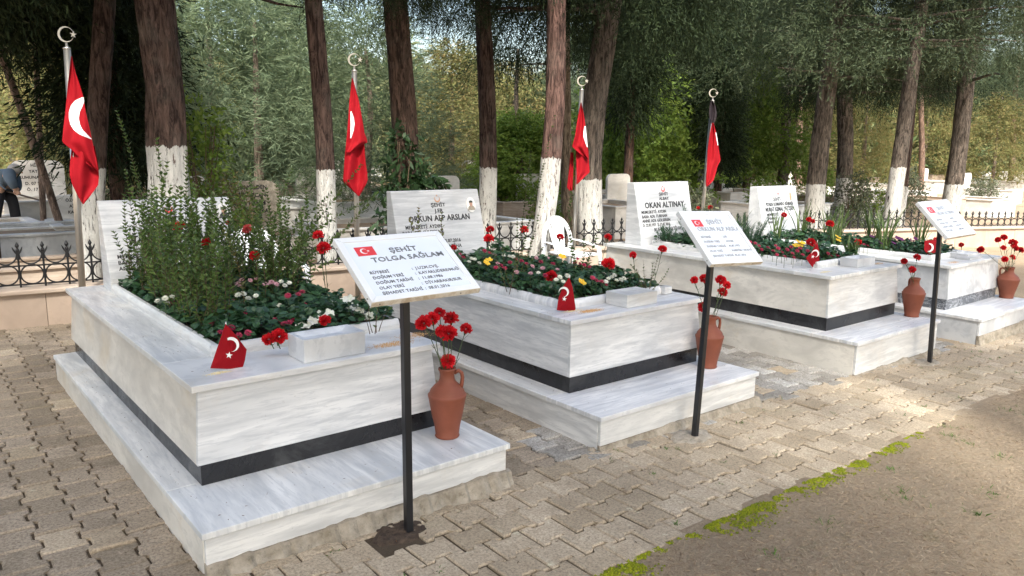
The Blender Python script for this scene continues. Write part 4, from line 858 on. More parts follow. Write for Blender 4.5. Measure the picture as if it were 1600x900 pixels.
for k, (u, u2, Y, w, lab) in enumerate([(1004, 1005, 20, 8, 'thin brown trunk left of the third headstone top'), (1062, 1064, 21, 9, 'thin dark trunk behind the third headstone'), (1078, 1072, 22, 8, 'second thin trunk, leaning slightly, behind the third headstone'), (1165, 1168, 17, 9, 'slim sunlit trunk left of the fourth headstone'), (1437, 1440, 15, 9, 'slim brown trunk behind the fence, left of the farthest board'), (1575, 1585, 17, 9, 'slim trunk behind the railing at the right edge'), (1247, 1249, 18, 11, 'slim red-brown trunk right of the fourth headstone'), (1260, 1262, 24, 7, 'pale thin trunk beyond the fourth headstone')]):
    near_tree(lab, u, 320, u2, 180, Y, w, None, CAN[k % 4] if k % 2 == 0 else CANB[k % 2], 3.8, 1.1, ((.12, .08, .06), (.3, .2, .15)), grp='slim trunks in the far part of the wood')
for k, (u0, v0, u1, v1, Y, w, lab) in enumerate([(75, 300, 32, 175, 12.5, 12, 'forked sunlit trunk leaning left, at the far left'), (66, 300, 60, 170, 13.2, 9, 'upright slim trunk beside the forked one at the far left')]):
    near_tree(lab, u0, v0, u1, v1, Y, w, None, CAN[k], 3.0, .9, ((.16, .11, .085), (.36, .26, .2)), grp=None)
# dark hanging masses: cypresses rising out of the frame
def cypress(label, P, H, r, name='cypress_tree', mat='cypress', n=260, low=.2, seed=1, grp='dark cypresses behind the fence'):
    rg_ = np.random.default_rng(seed); root = tag(empty(name, P), label, 'tree', grp)
    C, A = shell(rg_, n, r, r, low, H, .5, .05); V, F = needles(rg_, C, A*.7, 22, 10, .5, .10, .018, .55, .45, .4); q = MB(); q.add(V+np.array(P), F); q.build('crown', M[mat], root)
    trunk(root, 'trunk', P, np.array(P)+(0, 0, H*.9), .13, .04, M_BARK, 20, 10); return root
M_BARK = barkm('bark_plain', (.05, .03, .024), (.17, .10, .075)); M_BARK2 = barkm('bark_grey', (.10, .08, .065), (.28, .22, .17))
def gp(u, Y, v=200): p = ony(u, v, Y); return np.array([p[0], p[1], gzb(p[0], p[1])])
cypress('dark cypress filling the space between the first flag and the thick trunk', gp(178, 10.6), 7, .45, low=1.45, n=240, seed=11)
cypress('dark cypress hanging over the left edge of the picture', gp(-45, 10.4), 7, 1.2, low=3.0, n=340, seed=12)
cypress('dark column cypress behind the fourth flag', gp(1128, 13.5), 9, .2, low=1.4, n=380, seed=13)
cypress('dark cypress behind the second trunk group, its foliage hanging low', gp(1040, 15.5), 8, 1.2, low=3.0, n=380, seed=14)
cypress('dark cypress right of the thick leaning trunk', gp(985, 12.5), 8, .7, low=2.6, n=380, seed=15)

# unseen trees added beside and behind the camera to throw shade over the graves
for k, (x, y, cx_, cy2, cz_, sc_) in enumerate([(-2.8, -2.6, -2.2, -1.4, 4.4, 1.15), (.3, -3.6, .5, -1.3, 4.7, 1.1), (3.2, -3.6, 3.3, -1.6, 4.9, .85), (-4.6, 1.6, -4.2, 1.8, 3.6, 1.15), (-1.6, -4.6, -1.2, -3.8, 4.6, 1.2), (-3.4, 5.2, -3.2, 5.2, 3.4, .9), (6.4, -4.4, 6.2, -2.2, 4.9, 1.05), (9.8, -4.6, 9.6, -2.6, 5.0, 1.1)]):
    P_ = np.array([x, y, gz(x)]); root = tag(empty('tree', P_), 'tall cypress added beside or behind the camera, outside the view, to shade the graves', 'tree', 'added shade trees outside the view')
    c = link('crown', CAN[k % 4], root); c.location = (cx_-x, cy2-y, cz_); c.scale = (sc_, sc_, sc_); c.rotation_euler = (0, 0, k); trunk(root, 'trunk', P_, P_+(cx_-x, cy2-y, 7.5), .2, .12, M_BARK, 20, 12)

# mid and far trees
def leafy(rg_, C, A, per, strips, tl, sl, sw, droop, spread, rad): return needles(rg_, C, A, per, strips, tl, sl, sw, droop, spread, rad)
MID = {}
for nm, mat, tp, rx, H, cnt, par in [('pine_a', 'pine_green', .7, 2.2, 6.8, 210, (18, 8, .55, .16, .020, -.1, .55, .3)), ('pine_b', 'pine_blue', .55, 2.4, 6.2, 190, (18, 8, .6, .17, .018, .05, .5, .3)),
                                     ('oliv_a', 'olive', .6, 1.9, 6.6, 220, (16, 8, .45, .12, .026, .35, .6, .3)), ('oliv_b', 'olive', .45, 2.3, 5.4, 220, (16, 8, .4, .12, .026, .2, .7, .35)),
                                     ('brig_a', 'bright', .5, 1.5, 3.2, 240, (16, 8, .32, .09, .036, .1, .9, .3)), ('dark_a', 'cypress', .5, 1.7, 7.5, 420, (16, 8, .5, .14, .026, .4, .5, .3))]:
    rg_ = np.random.default_rng(len(MID)+50); C, A = shell(rg_, cnt, rx, rx, .5, H, tp, .25); V, F = needles(rg_, C, A, *par); MID[nm] = crown_mesh('crown', V, F, M[mat])
def mid_tree(kind, u, Y, sc, label, grp, szz=1.0, name='tree', trunk_r=.12, dz=0):
    P = gp(u, Y); root = tag(empty(name, P), label, 'tree', grp)
    c = link('crown', MID[kind], root); c.scale = (sc, sc, sc*szz); c.rotation_euler = (0, 0, random.uniform(0, 6.28)); c.location = (0, 0, dz)
    trunk(root, 'trunk', P, P+np.array([random.uniform(-.2, .2), random.uniform(-.2, .2), 5.5*sc*szz]), trunk_r*sc, .03, M_BARK2, 14, 8, .04, .1); return root
G1_ = 'pines and cypresses in the sunlit wood beyond the fence'
for (k, u, Y, s, z, lab, dz) in [
    ('pine_b', 400, 14.5, .95, .72, 'soft blue-green pine between the thick trunk and the second flag', .3), ('pine_a', 330, 17, 1.1, .85, 'grey-green pine right behind the thick trunk', .2), ('pine_b', 575, 13.5, .85, .72, 'blue-green pine behind the second flag', .3),
    ('pine_a', 470, 20, 1.15, .66, 'tall grey-green pine seen above the first shrubs', 0), ('oliv_a', 705, 17, 1.0, .62, 'yellowish cypress between the ivy trunk and the next one', 0), 
    ('oliv_b', 800, 20, 1.05, .72, 'yellowish cypress with brown cones between two dark trunks', 0), ('brig_a', 812, 14.5, .95, .75, 'young bright pine low between the trunks behind the second grave', 0), ('oliv_a', 740, 24, 1.1, .66, 'far yellowish cypress behind the second headstone', 0),
    ('brig_a', 985, 15, 1.3, 1.0, 'sunlit bright green tree left of the third headstone', 0), ('brig_a', 1035, 17, 1.2, 1.0, 'sunlit bright green tree above the third headstone', 0), ('brig_a', 1170, 15, 1.25, 1.0, 'bright green bushy tree right of the fourth flag', .5), ('dark_a', 1100, 19, 1.0, 1, 'dark tree behind the fourth flag pole', 0),
    ('oliv_b', 1250, 20, 1.1, 1.0, 'yellow-brown cypress beyond the dark leaning trunk', 0), ('oliv_a', 1350, 19, 1.1, 1.0, 'yellow-green cypress between the white trunks', 0), ('oliv_b', 1450, 20, 1.2, 1.1, 'yellowish tree behind the farthest board', 0), ('pine_a', 1390, 25, 1.4, 1.1, 'grey-green pine far behind the white leaning trunk', 0),
    ('oliv_b', 1560, 17, 1.0, .9, 'sunlit olive-toned tree at the right edge', 0), ('dark_a', 1560, 23, 1.2, 1.0, 'dark tree at the right edge of the wood', 0), ('oliv_a', 110, 18, .75, .85, 'yellow-green cypress behind the stooping man', 0), ('oliv_b', 20, 21, .9, .8, 'low yellowish tree at the left edge behind the stooping man', 0), ('pine_a', 190, 19, .9, .9, 'grey-green pine behind the first whitewashed trunk', 0),
    ('brig_a', 1500, 26, 1.6, 1.0, 'bright green tree far behind the leaning trunks at the right', 0), ('oliv_a', 1180, 24, 1.3, 1.1, 'far yellow-green cypress behind the fourth headstone', 0), ('dark_a', 1320, 28, 1.3, 1.2, 'dark tree deep in the wood between white trunks', 0), ('pine_a', 900, 26, 1.3, .75, 'far grey-green pine behind the third flag', 0),
    ('oliv_a', 260, 24, 1.2, .7, 'far yellow-green cypress behind the thick trunk', 0), ('dark_a', 1480, 30, 1.5, 1.2, 'dark far tree right of the leaning trunks', 0), ('pine_b', 870, 19, .9, .7, 'blue-green pine behind the leaning white-footed trunk', 0)]:
    mid_tree(k, u, Y, s, lab, G1_, z, dz=dz)
# the far wood closes the view: one mass of many crowns
q = MB(); rg_ = np.random.default_rng(33)
for u in np.linspace(-60, 1660, 46):
    for Y0 in (30, 38):
        Y = Y0+rg_.uniform(-3, 3); P = gp(u+rg_.uniform(-15, 15), Y*(1 if u < 1100 else .8)); H = rg_.uniform(3.8, 7.5)*(1.0 if Y0 == 30 else 1.25)*(1.3 if u > 1050 or u < 120 else .58)
        C, A = shell(rg_, 70, 2.6, 2.6, .3, H, .55, .2); V, F = needles(rg_, C, A, 12, 5, 1.1, .42, .11, .2, .7, .7); q.add(V+P, F)
tag(q.build('distant_wood', M['far_wood']), 'distant wood of mixed cypress and pine closing the view', 'wood', None, 'stuff')

# broad-leaved growth round the ivy trunk and small shrubs beyond the fence
def shrub(label, P, r, H, mat, n, per, leaf, wdt, grp=None, name='shrub', droop=.1, seed=1, strips=5):
    rg_ = np.random.default_rng(seed); root = tag(empty(name, P), label, 'shrub', grp)
    C, A = shell(rg_, n, r, r, .1, H, .45, .1); V, F = needles(rg_, C, A*.8, per, strips, .22, leaf, wdt, droop, .9, .18); q = MB(); q.add(V+np.array(P), F); q.build('foliage', mat, root)
    q = MB(); rr = random.Random(seed)
    for k in range(9):
        a = rr.uniform(0, 6.28); L = r*rr.uniform(.3, .9); q.tube([P, np.array(P)+(math.cos(a)*L*.4, math.sin(a)*L*.4, H*.5), np.array(P)+(math.cos(a)*L, math.sin(a)*L, H*.9)], [.012, .009, .004], 5)
    q.build('stem', M['stem_brown'], root); return root
def sp(u, v, Y): p = ony(u, v, Y); return p
shrub('dark broad-leaved climber round the brown trunk behind the second headstone', gp(626, 8.75), .26, 1.9, M['broad'], 26, 8, .11, .045, seed=3, droop=.7)
shrub('drooping broad-leaved shrub above the second headstone', gp(668, 8.9), .36, 1.3, M['broad'], 20, 8, .12, .045, seed=4, droop=.8)
shrub('light green leafy shrub right of the thick trunk', gp(312, 9.6), .35, 2.0, M['bright'], 50, 9, .06, .035, seed=5)
for k, (u, Y, r, H, mt, lab) in enumerate([(1370, 10, .6, 1.1, 'bright', 'yellow-green bush behind the fence beside the white leaning trunk'), (1340, 9.4, .55, 1.3, 'grey_leaf', 'grey thin-leaved bush between the white trunks'), (1090, 9.6, .5, .95, 'grey_leaf', 'low grey bush behind the fourth flag pole'), (1425, 11, .7, 1.4, 'grey_leaf', 'grey bush right of the white leaning trunk'), (855, 12, .35, .7, 'bright', 'small bright bush behind the plastic chair'), (1550, 12, .8, 1.0, 'grey_leaf', 'pale bush behind the railing at the right'), (340, 10.2, .5, 1.1, 'olive', 'autumn-coloured bush behind the nearest headstone'), (1200, 11, .5, 1.0, 'bright', 'bright bush behind the fourth headstone'), (1290, 13, .7, 1.2, 'bright', 'bright bush between the leaning trunks beyond the fence'), (1215, 16, .8, 1.6, 'olive', 'dry yellowish bush far behind the fourth headstone')]):
    shrub(lab, gp(u, Y), r, H, M[mt], int(45*r/.5), 9, .07, .028, 'bushes beyond the iron fence', seed=20+k)

# ------------------------------------------------------------------ background cemetery
def bg_grave(P, rz, w, l, h, head, hh, label, mat=None, text=None, grp='marble graves in the sunlit cemetery beyond the fence', headmat=None, planted=0):
    mat = mat or M['far_marble']; root = empty('distant_grave', P, rz); tag(root, label, 'grave', grp); T = Matrix.Translation(Vector(P)) @ Matrix.Rotation(rz, 4, 'Z')
    q = MB(); t_ = .10
    for bx in ((-w/2, w/2, -l/2, -l/2+t_), (-w/2, w/2, l/2-t_, l/2), (-w/2, -w/2+t_, -l/2+t_, l/2-t_), (w/2-t_, w/2, -l/2+t_, l/2-t_)): q.box(*bx, -.35, h)
    def fin(q, nm, mt, par=root, bv=0): V = q.V; o = q.build(nm, mt, None, bevel=bv); o.parent = par; return o
    fin(q, 'curb', mat, root, .006)
    q = MB(); q.box(-w/2-.03, w/2+.03, -l/2-.03, -l/2+t_+.02, h+.001, h+.03); q.box(-w/2-.03, w/2+.03, l/2-t_-.02, l/2+.03, h+.001, h+.03); q.box(-w/2-.03, -w/2+t_+.02, -l/2+t_+.021, l/2-t_-.021, h+.001, h+.03); q.box(w/2-t_-.02, w/2+.03, -l/2+t_+.021, l/2-t_-.021, h+.001, h+.03); fin(q, 'coping', mat, root, .004)
    q = MB(); q.box(-w/2+t_, w/2-t_, -l/2+t_, l/2-t_, -.35, h-.06); fin(q, 'earth_fill', M['earth'])
    if head:
        hw = w*head*.5; q = MB(); r_ = hw*.35; out = [(-hw, 0), (hw, 0), (hw, hh-r_)]+[(hw-r_+r_*math.cos(a), hh-r_+r_*math.sin(a)) for a in np.linspace(.3, 1.57, 4)]+[(-hw+r_-r_*math.sin(a), hh-r_+r_*math.cos(a)) for a in np.linspace(0, 1.27, 4)]+[(-hw, hh-r_)]
        y = l/2-t_*.8; q.loft([[(x, y, h+.03+z) for x, z in out], [(x, y+.07, h+.03+z) for x, z in out]]); hd = fin(q, 'headstone', headmat or M['far_marble'], root, .004)
        if text:
            q = MB(); n = len(text)
            for k, s_ in enumerate(text): put_text(q, s_, hh/(n+1)*.72, frame_of((0, y-.002, h+.03+hh*(1-(k+.8)/(n+.8))), (1, 0, 0), (0, 0, 1)), .03, sx=.95)
            o = fin(q, 'inscription', M['carved'], hd)
    return root
fill = lambda u, Y, dz=0: tuple(gp(u, Y)+np.array([0, 0, dz]))
bg_grave(fill(20, 9.7), 0, 2.6, .9, .24, 0, 0, 'low white-topped curb just behind the fence at the far left', M['cap'])
bg_grave((1.55, 11.7, gzb(1, 10)), 0, 1.6, 1.7, .42, 0, 0, 'grey marble grave curb behind the first flag pole', M['marble_d'])
bg_grave((2.05, 12.6, gz(1)+.12), -.05, .75, 1.3, .30, .75, .34, 'small grave with a curved white headstone left of the first flag pole', None, ['ÖZCAN', 'AİLE', 'KABRİ'])
bg_grave((1.95, 15.4, gz(1)+.1), -.1, 1.1, 1.6, .5, .75, .62, 'white grave with a lettered slab behind the forked trunk', None, ['HİLMİ', 'YAYLALI', 'RUHUNA FATİHA', 'D. 07 ŞUBAT', 'Ö. 17 MART'])
bg_grave((1.05, 15.2, gz(1)+.1), -.1, .9, 1.4, .3, .8, .42, 'grey headstone between the stooping man and the forked trunk', None, ['EMİNE', 'YAYLALI', 'RUHUNA'], headmat=M['cap'])
bg_grave((.45, 13.0, gz(1)+.05), .05, .8, 1.8, .32, 0, 0, 'brown-sided grave curb at the feet of the stooping man', M['cap'])
bg_grave((1.25, 13.2, gz(1)+.05), .05, .7, 1.8, .34, 0, 0, 'white grave curb between the stooping man and the curved headstone')
bg_grave((3.55, 11.9, gz(3)), 0, 1.0, 1.6, .35, .62, .74, 'yellowish rounded headstone right of the thick trunk', None, ['İMAMOĞLU', 'İBRAHİM', 'İLHAN', 'RUHUNA'])
bg_grave((4.3, 11.3, gz(3)), 0, 1.2, 1.6, .30, .85, .72, 'wide grey headstone behind the shrubs of the nearest grave', None, ['KULLANGILDEN', 'KERİM ÖZCAN', 'SALTIK HANIM', 'SÜLEYMAN UÇKAL', 'RUHLARINA'], headmat=M['concrete'])
rr = random.Random(4); kk = 0
rows_ = [(11.0, [(560, 0), (735, 1), (960, 0), (1010, 1), (1220, 0), (1330, 0), (1460, 1), (1540, 0)]), (13.5, [(420, 0), (545, 1), (640, 0), (790, 0), (870, 1), (960, 0), (1150, 1), (1290, 0), (1420, 0), (1560, 1)]), (16.5, [(470, 0), (575, 1), (680, 0), (775, 1), (830, 0), (900, 0), (1000, 1), (1120, 0), (1265, 1), (1370, 0), (1480, 1), (1590, 0)]), (20, [(300, 1), (430, 0), (545, 1), (700, 0), (786, 1), (850, 0), (960, 1), (1080, 0), (1210, 0), (1340, 1), (1450, 0), (1530, 1), (1600, 0)]), (24.5, [(250, 1), (560, 0), (640, 1), (800, 0), (880, 1), (1000, 0), (1180, 1), (1300, 0), (1400, 1), (1500, 0), (1580, 1)])]
LM = [(250, 'the thick shaggy trunk'), (509, 'the slim dark trunk'), (554, 'the second flag'), (629, 'the ivy-grown trunk'), (758, 'the straight dark trunk'), (850, 'the white-footed leaning trunk'), (905, 'the third flag'), (945, 'the thick leaning trunk'), (1025, 'the third headstone'), (1110, 'the fourth flag'), (1205, 'the fourth headstone'), (1285, 'the dark leaning trunk'), (1395, 'the head-high painted trunk'), (1490, 'the farthest board'), (1605, 'the right edge')]
ROWW = {11.0: 'first', 13.5: 'second', 16.5: 'third', 20: 'fourth', 24.5: 'fifth'}
def bg_label(u, Y, hd):
    m = min(LM, key=lambda a: abs(a[0]-u)); return ('upright headstone' if hd else 'flat grave')+' in the '+ROWW[Y]+' row beyond the fence, '+('left' if u < m[0] else 'right')+' of '+m[1]
hl = ['white marble grave without headstone beyond the fence', 'white marble grave with an upright headstone beyond the fence']
for Y, lst in rows_:
    for u, hd in lst:
        p = gp(u, Y+rr.uniform(-.5, .5)); p[2] += .05; bg_grave(tuple(p), rr.uniform(-.12, .12), rr.uniform(1.1, 2.2), rr.uniform(1.6, 2.0), rr.uniform(.35, .6), hd*rr.uniform(.4, .6), .55+.15*rr.random(), bg_label(u, Y, hd), rr.choice([M['far_marble'], M['far_marble'], M['marble'], M['cap']]), None)
# dark polished grave behind the second flag pole
bg_grave(tuple(gp(615, 14.6)+np.array([0, 0, .1])), .1, 1.6, 1.8, .5, 0, 0, 'dark granite grave beyond the second flag pole', M['black'])
q = MB(); p = gp(1000, 15.5)
root = tag(empty('stone_pillar', p), 'small rough stone pillar left of the third headstone', 'pillar')
for k in range(8):
    for j in range(3): q.box(p[0]-.3+j*.2+.004, p[0]-.3+(j+1)*.2-.004, p[1]-.2, p[1]+.2, p[2]+k*.15+.004, p[2]+(k+1)*.15-.004)
q.build('block_courses', M['cap'], root, bevel=.01)

# ------------------------------------------------------------------ white plastic chairs
def chair(label, P, rz):
    root = tag(empty('plastic_chair', P, rz), label, 'chair', 'white plastic garden chairs'); Q = lambda nm, q: setattr(q.build(nm, M['plastic'], None, smooth=True, bevel=.002), 'parent', root)
    # local: +y is forward, back at y=-.2
    def arch(t_): a = math.pi*t_; return np.array([-.255*math.cos(a)*(1-.08*math.sin(a)), -.24-.05*math.sin(a), .46+.36*math.sin(a)**.75])
    q = MB(); P_ = [arch(t_) for t_ in np.linspace(0, 1, 25)]
    rings = []
    for i, p in enumerate(P_):
        t_ = P_[min(i+1, 24)]-P_[max(0, i-1)]; t_ /= np.linalg.norm(t_); n = np.cross(t_, (0, 1, 0)); n /= np.linalg.norm(n); w = .030; d = np.array([0, .011, 0]); rings.append([p-n*w-d, p+n*w-d, p+n*w+d, p-n*w+d])
    q.loft(rings); Q('back_hoop', q)
    for k in range(5):
        x = -.12+.06*k; zt = .46+.33*(1-(x/.26)**2)**.45; q = MB(); xb = x*.62; rings = []
        for t_ in np.linspace(0, 1, 8): z = lerp(.43, zt, t_); xx = lerp(xb, x*1.05, t_); y = -.20-.085*t_; w = lerp(.019, .022, t_); rings.append([(xx-w, y-.006, z), (xx+w, y-.006, z), (xx+w, y+.006, z), (xx-w, y+.006, z)])
        q.loft(rings); Q('back_slat', q)
    q = MB(); n = 9; rings = []
    for t_ in np.linspace(0, 1, 9): y = lerp(-.21, .24, t_); w = lerp(.20, .235, t_); dz = -.015*math.sin(t_*math.pi)-(.02 if t_ == 1 else 0); rings.append([(-w, y, .425+dz), (w, y, .425+dz), (w, y, .412+dz), (-w, y, .412+dz)])
    q.loft(rings); Q('seat', q)
    for s in (-1, 1):
        q = MB(); rings = []
        for p, w in (((.25, -.26, .55), .02), ((.262, -.16, .55), .024), ((.27, 0, .53), .028), ((.268, .14, .505), .03), ((.255, .225, .475), .028), ((.24, .25, .42), .022)): rings.append([(s*(p[0]-w), p[1], p[2]), (s*(p[0]+w), p[1], p[2]), (s*(p[0]+w), p[1]+.004, p[2]-.012), (s*(p[0]-w), p[1]+.004, p[2]-.012)])
        q.loft(rings); Q('armrest', q)
        for (a, b_) in (((.235, .235, .46), (.27, .29, 0)), ((.235, -.24, .50), (.27, -.31, 0))):
            q = MB(); a = np.array(a)*(s, 1, 1); b_ = np.array(b_)*(s, 1, 1); q.loft([[a+(-.022, -.018, 0), a+(.022, -.018, 0), a+(.022, .018, 0), a+(-.022, .018, 0)], [b_+(-.014, -.012, 0), b_+(.014, -.012, 0), b_+(.014, .012, 0), b_+(-.014, .012, 0)]]); Q('leg', q)
    return root
chair('white plastic chair with a slatted arched back, behind the second grave', (6.43, 6.86, gz(6.5)), R_(186))
chair('white plastic chair mostly hidden behind the shrubs of the nearest grave', (2.62, 6.85, gz(2.6)), R_(192))

# ------------------------------------------------------------------ stooping man at the far left
def person():
    d = 11.9
    def at(u, v, dd=0): return EYE+ray(u, v)*(d+dd)
    feet = at(8, 392); gz0 = feet[2]; root = tag(empty('person', feet), 'man in blue-grey jacket and dark trousers bending forward with a long handle', 'person')
    def skin(name, pts, edges, rad, mat, parent=root, rootv=0):
        me = bpy.data.meshes.new(name); me.from_pydata([tuple(np.array(p)-np.array(feet)) for p in pts], edges, []); me.update()
        o = link(name, me, parent); me.materials.append(mat); sk = o.modifiers.new('skin', 'SKIN')
        for i, r in enumerate(rad): me.skin_vertices[0].data[i].radius = (r, r)
        me.skin_vertices[0].data[rootv].use_root = True; sk.use_smooth_shade = True; sb = o.modifiers.new('sub', 'SUBSURF'); sb.levels = 2; sb.render_levels = 2; return o
    pel = at(-3, 291); wst = at(2, 283); che = at(12, 275); nk = at(19, 271, -.02); hd = at(25, 268, -.05); 
    rt = CR*.16
    hipL, hipR = at(-3, 296, -.10), at(3, 296, .12); kL, fL = at(-8, 340, -.1), at(0, 388, -.1); kR, fR = at(20, 312, .12), at(27, 345, .2); f2 = at(30, 372, .2)
    toeL, toeR = fL+CR*.14+(0, 0, -.03), f2+CR*.15+(0, 0, -.03)
    shL, shR = at(14, 272, -.17), at(18, 272, .17); eL, hL = at(19, 286, -.26), at(25, 298, -.18); eR, hR = at(28, 286, .20), at(27, 299, .02)
    # body: one continuous surface
    pts = [pel, wst, che, nk, hd, hipL, kL, fL, toeL, hipR, kR, f2, toeR, shL, eL, hL, shR, eR, hR]
    ed = [(0, 1), (1, 2), (2, 3), (3, 4), (0, 5), (5, 6), (6, 7), (7, 8), (0, 9), (9, 10), (10, 11), (11, 12), (2, 13), (13, 14), (14, 15), (2, 16), (16, 17), (17, 18)]
    rad = [.15, .14, .15, .06, .09, .10, .065, .045, .04, .10, .065, .045, .04, .075, .05, .035, .075, .05, .035]
    body = skin('body', pts, ed, rad, M['skin'])
    g = 1.14
    skin('jacket', [lerp(pel, wst, .3), wst, che, lerp(che, nk, .75), shL, eL, lerp(eL, hL, .85), shR, eR, lerp(eR, hR, .85)], [(0, 1), (1, 2), (2, 3), (2, 4), (4, 5), (5, 6), (2, 7), (7, 8), (8, 9)], [.175, .17, .18, .10, .10, .072, .058, .10, .072, .058], M['jacket'], rootv=2)
    skin('trousers', [lerp(pel, wst, .35), pel, hipL, kL, lerp(kL, fL, .95), hipR, kR, lerp(kR, f2, .95)], [(0, 1), (1, 2), (2, 3), (3, 4), (1, 5), (5, 6), (6, 7)], [.15, .165, .12, .085, .068, .12, .085, .068], M['trousers'], rootv=1)
    for f_, t_ in ((fL, toeL), (f2, toeR)):
        q = MB(); q.tube([f_-CR*.07+(0, 0, -.03), f_+(0, 0, -.015), t_, t_+CR*.05], [.045, .052, .044, .02], 10); q.build('shoe', M['trousers'], root, smooth=True)
    # hair, ears, nose
    q = MB(); c = hd+np.array([0, 0, .012]); rr_ = np.random.default_rng(2)
    V = []; n, m = 12, 16
    for i in range(n+1):
        for j in range(m):
            a = math.pi*i/n*.62; b_ = 2*math.pi*j/m; V.append(c-(CR*.02)+np.array([.104*math.sin(a)*math.cos(b_), .104*math.sin(a)*math.sin(b_), .108*math.cos(a)])*(1+rr_.normal()*.012))
    q.add(V, [(i*m+j, i*m+(j+1) % m, (i+1)*m+(j+1) % m, (i+1)*m+j) for i in range(n) for j in range(m)]); q.build('hair', M['hair'], root, smooth=True)
    q = MB(); nose = hd+CR*.10+(0, 0, -.02); q.tube([hd+CR*.07, nose], [.02, .012], 6); q.tube([hd-_fw*.088+(0, 0, .01), hd-_fw*.098+(0, 0, -.02)], [.018, .014], 6); q.build('ear', M['skin'], root, smooth=True)
    for hnd, sgn in ((hL, 1), (hR, -1)):
        for k in range(4): q = MB(); o_ = hnd+CR*(.012*k-.01); q.tube([o_, o_+CR*.02+(0, 0, -.035), o_+CR*.0+(0, 0, -.06+.004*k), o_-CR*.015+(0, 0, -.05)], [.010, .0095, .009, .007], 6); q.build('finger', M['skin'], body, smooth=True, origin=feet)
        q = MB(); q.tube([hnd-CR*.02, hnd-CR*.035+(0, 0, -.03), hnd-CR*.02+(0, 0, -.05)], [.012, .011, .008], 6); q.build('thumb', M['skin'], body, smooth=True, origin=feet)
    q = MB(); a, b_ = hR+(0, 0, -.045)-CR*.35+(0, 0, .10), hR+(0, 0, -.045)+CR*.40-(0, 0, .11); q.tube([a, b_], .014, 8); tool = q.build('tool_handle', M['wood'], None, origin=a); tag(tool, 'long dark tool handle held by the stooping man', 'tool')
person()

# ------------------------------------------------------------------ planting in the grave beds
def leaf_disc_field(rg_, pts, r0, r1, tilt=.7, nseg=7):
    n = len(pts); r = r0+(r1-r0)*rg_.random(n); nrm = np.stack([rg_.normal(size=n)*tilt*.6, rg_.normal(size=n)*tilt*.6-.15, np.ones(n)], 1); nrm /= np.linalg.norm(nrm, axis=1)[:, None]
    a = np.cross(nrm, rg_.normal(size=(n, 3))); a /= np.linalg.norm(a, axis=1)[:, None]; b_ = np.cross(nrm, a); V = []
    for k in range(nseg):
        q_ = 2*math.pi*k/nseg; rr_ = r*(.72 if k == 0 else 1)*(1+.06*rg_.normal(size=n)); V.append(pts+a*(np.cos(q_)*rr_)[:, None]+b_*(np.sin(q_)*rr_*.85)[:, None]+nrm*(np.abs(np.sin(q_))*rr_*.18)[:, None])
    V = np.stack(V, 1).reshape(-1, 3); F = np.arange(n*nseg).reshape(n, nseg); return V, F
def bed_cover(i, x0, x1, y0, y1, n, h, label, mat='bed_leaf', r=(.012, .027), seed=0):
    rg_ = np.random.default_rng(seed+40); zb = GR[i]['z5']+.03; P = []
    while len(P) < n:
        x, y = rg_.uniform(x0, x1), rg_.uniform(y0, y1); c = .5+.9*fbm(x*5, y*5, i+3, 3)
        if rg_.random() > c+.25: continue
        e = min(x-x0, x1-x, y-y0)/.06; top = h*(.35+.75*c)*min(1, .45+.55*e); P.append((x, y, zb+top*rg_.random()**.6))
    V, F = leaf_disc_field(rg_, np.array(P), *r); q = MB(); q.add(V, F); return tag(q.build('ground_cover', M[mat]), label, 'ground cover', None, 'stuff')
bed_cover(0, 1.07, 1.995, 3.49, 5.40, 4600, .12, 'dark green leafy ground cover in the bed of the nearest grave', seed=1)
bed_cover(1, 3.125, 4.035, 3.41, 5.22, 4800, .13, 'green leafy ground cover filling the bed of the second grave', seed=2)
bed_cover(2, 5.925, 6.595, 3.36, 5.12, 3200, .12, 'green ground cover in the bed of the third grave', seed=3)
bed_cover(3, 7.825, 8.53, 3.25, 5.08, 2600, .11, 'green ground cover in the bed of the fourth grave', seed=4)

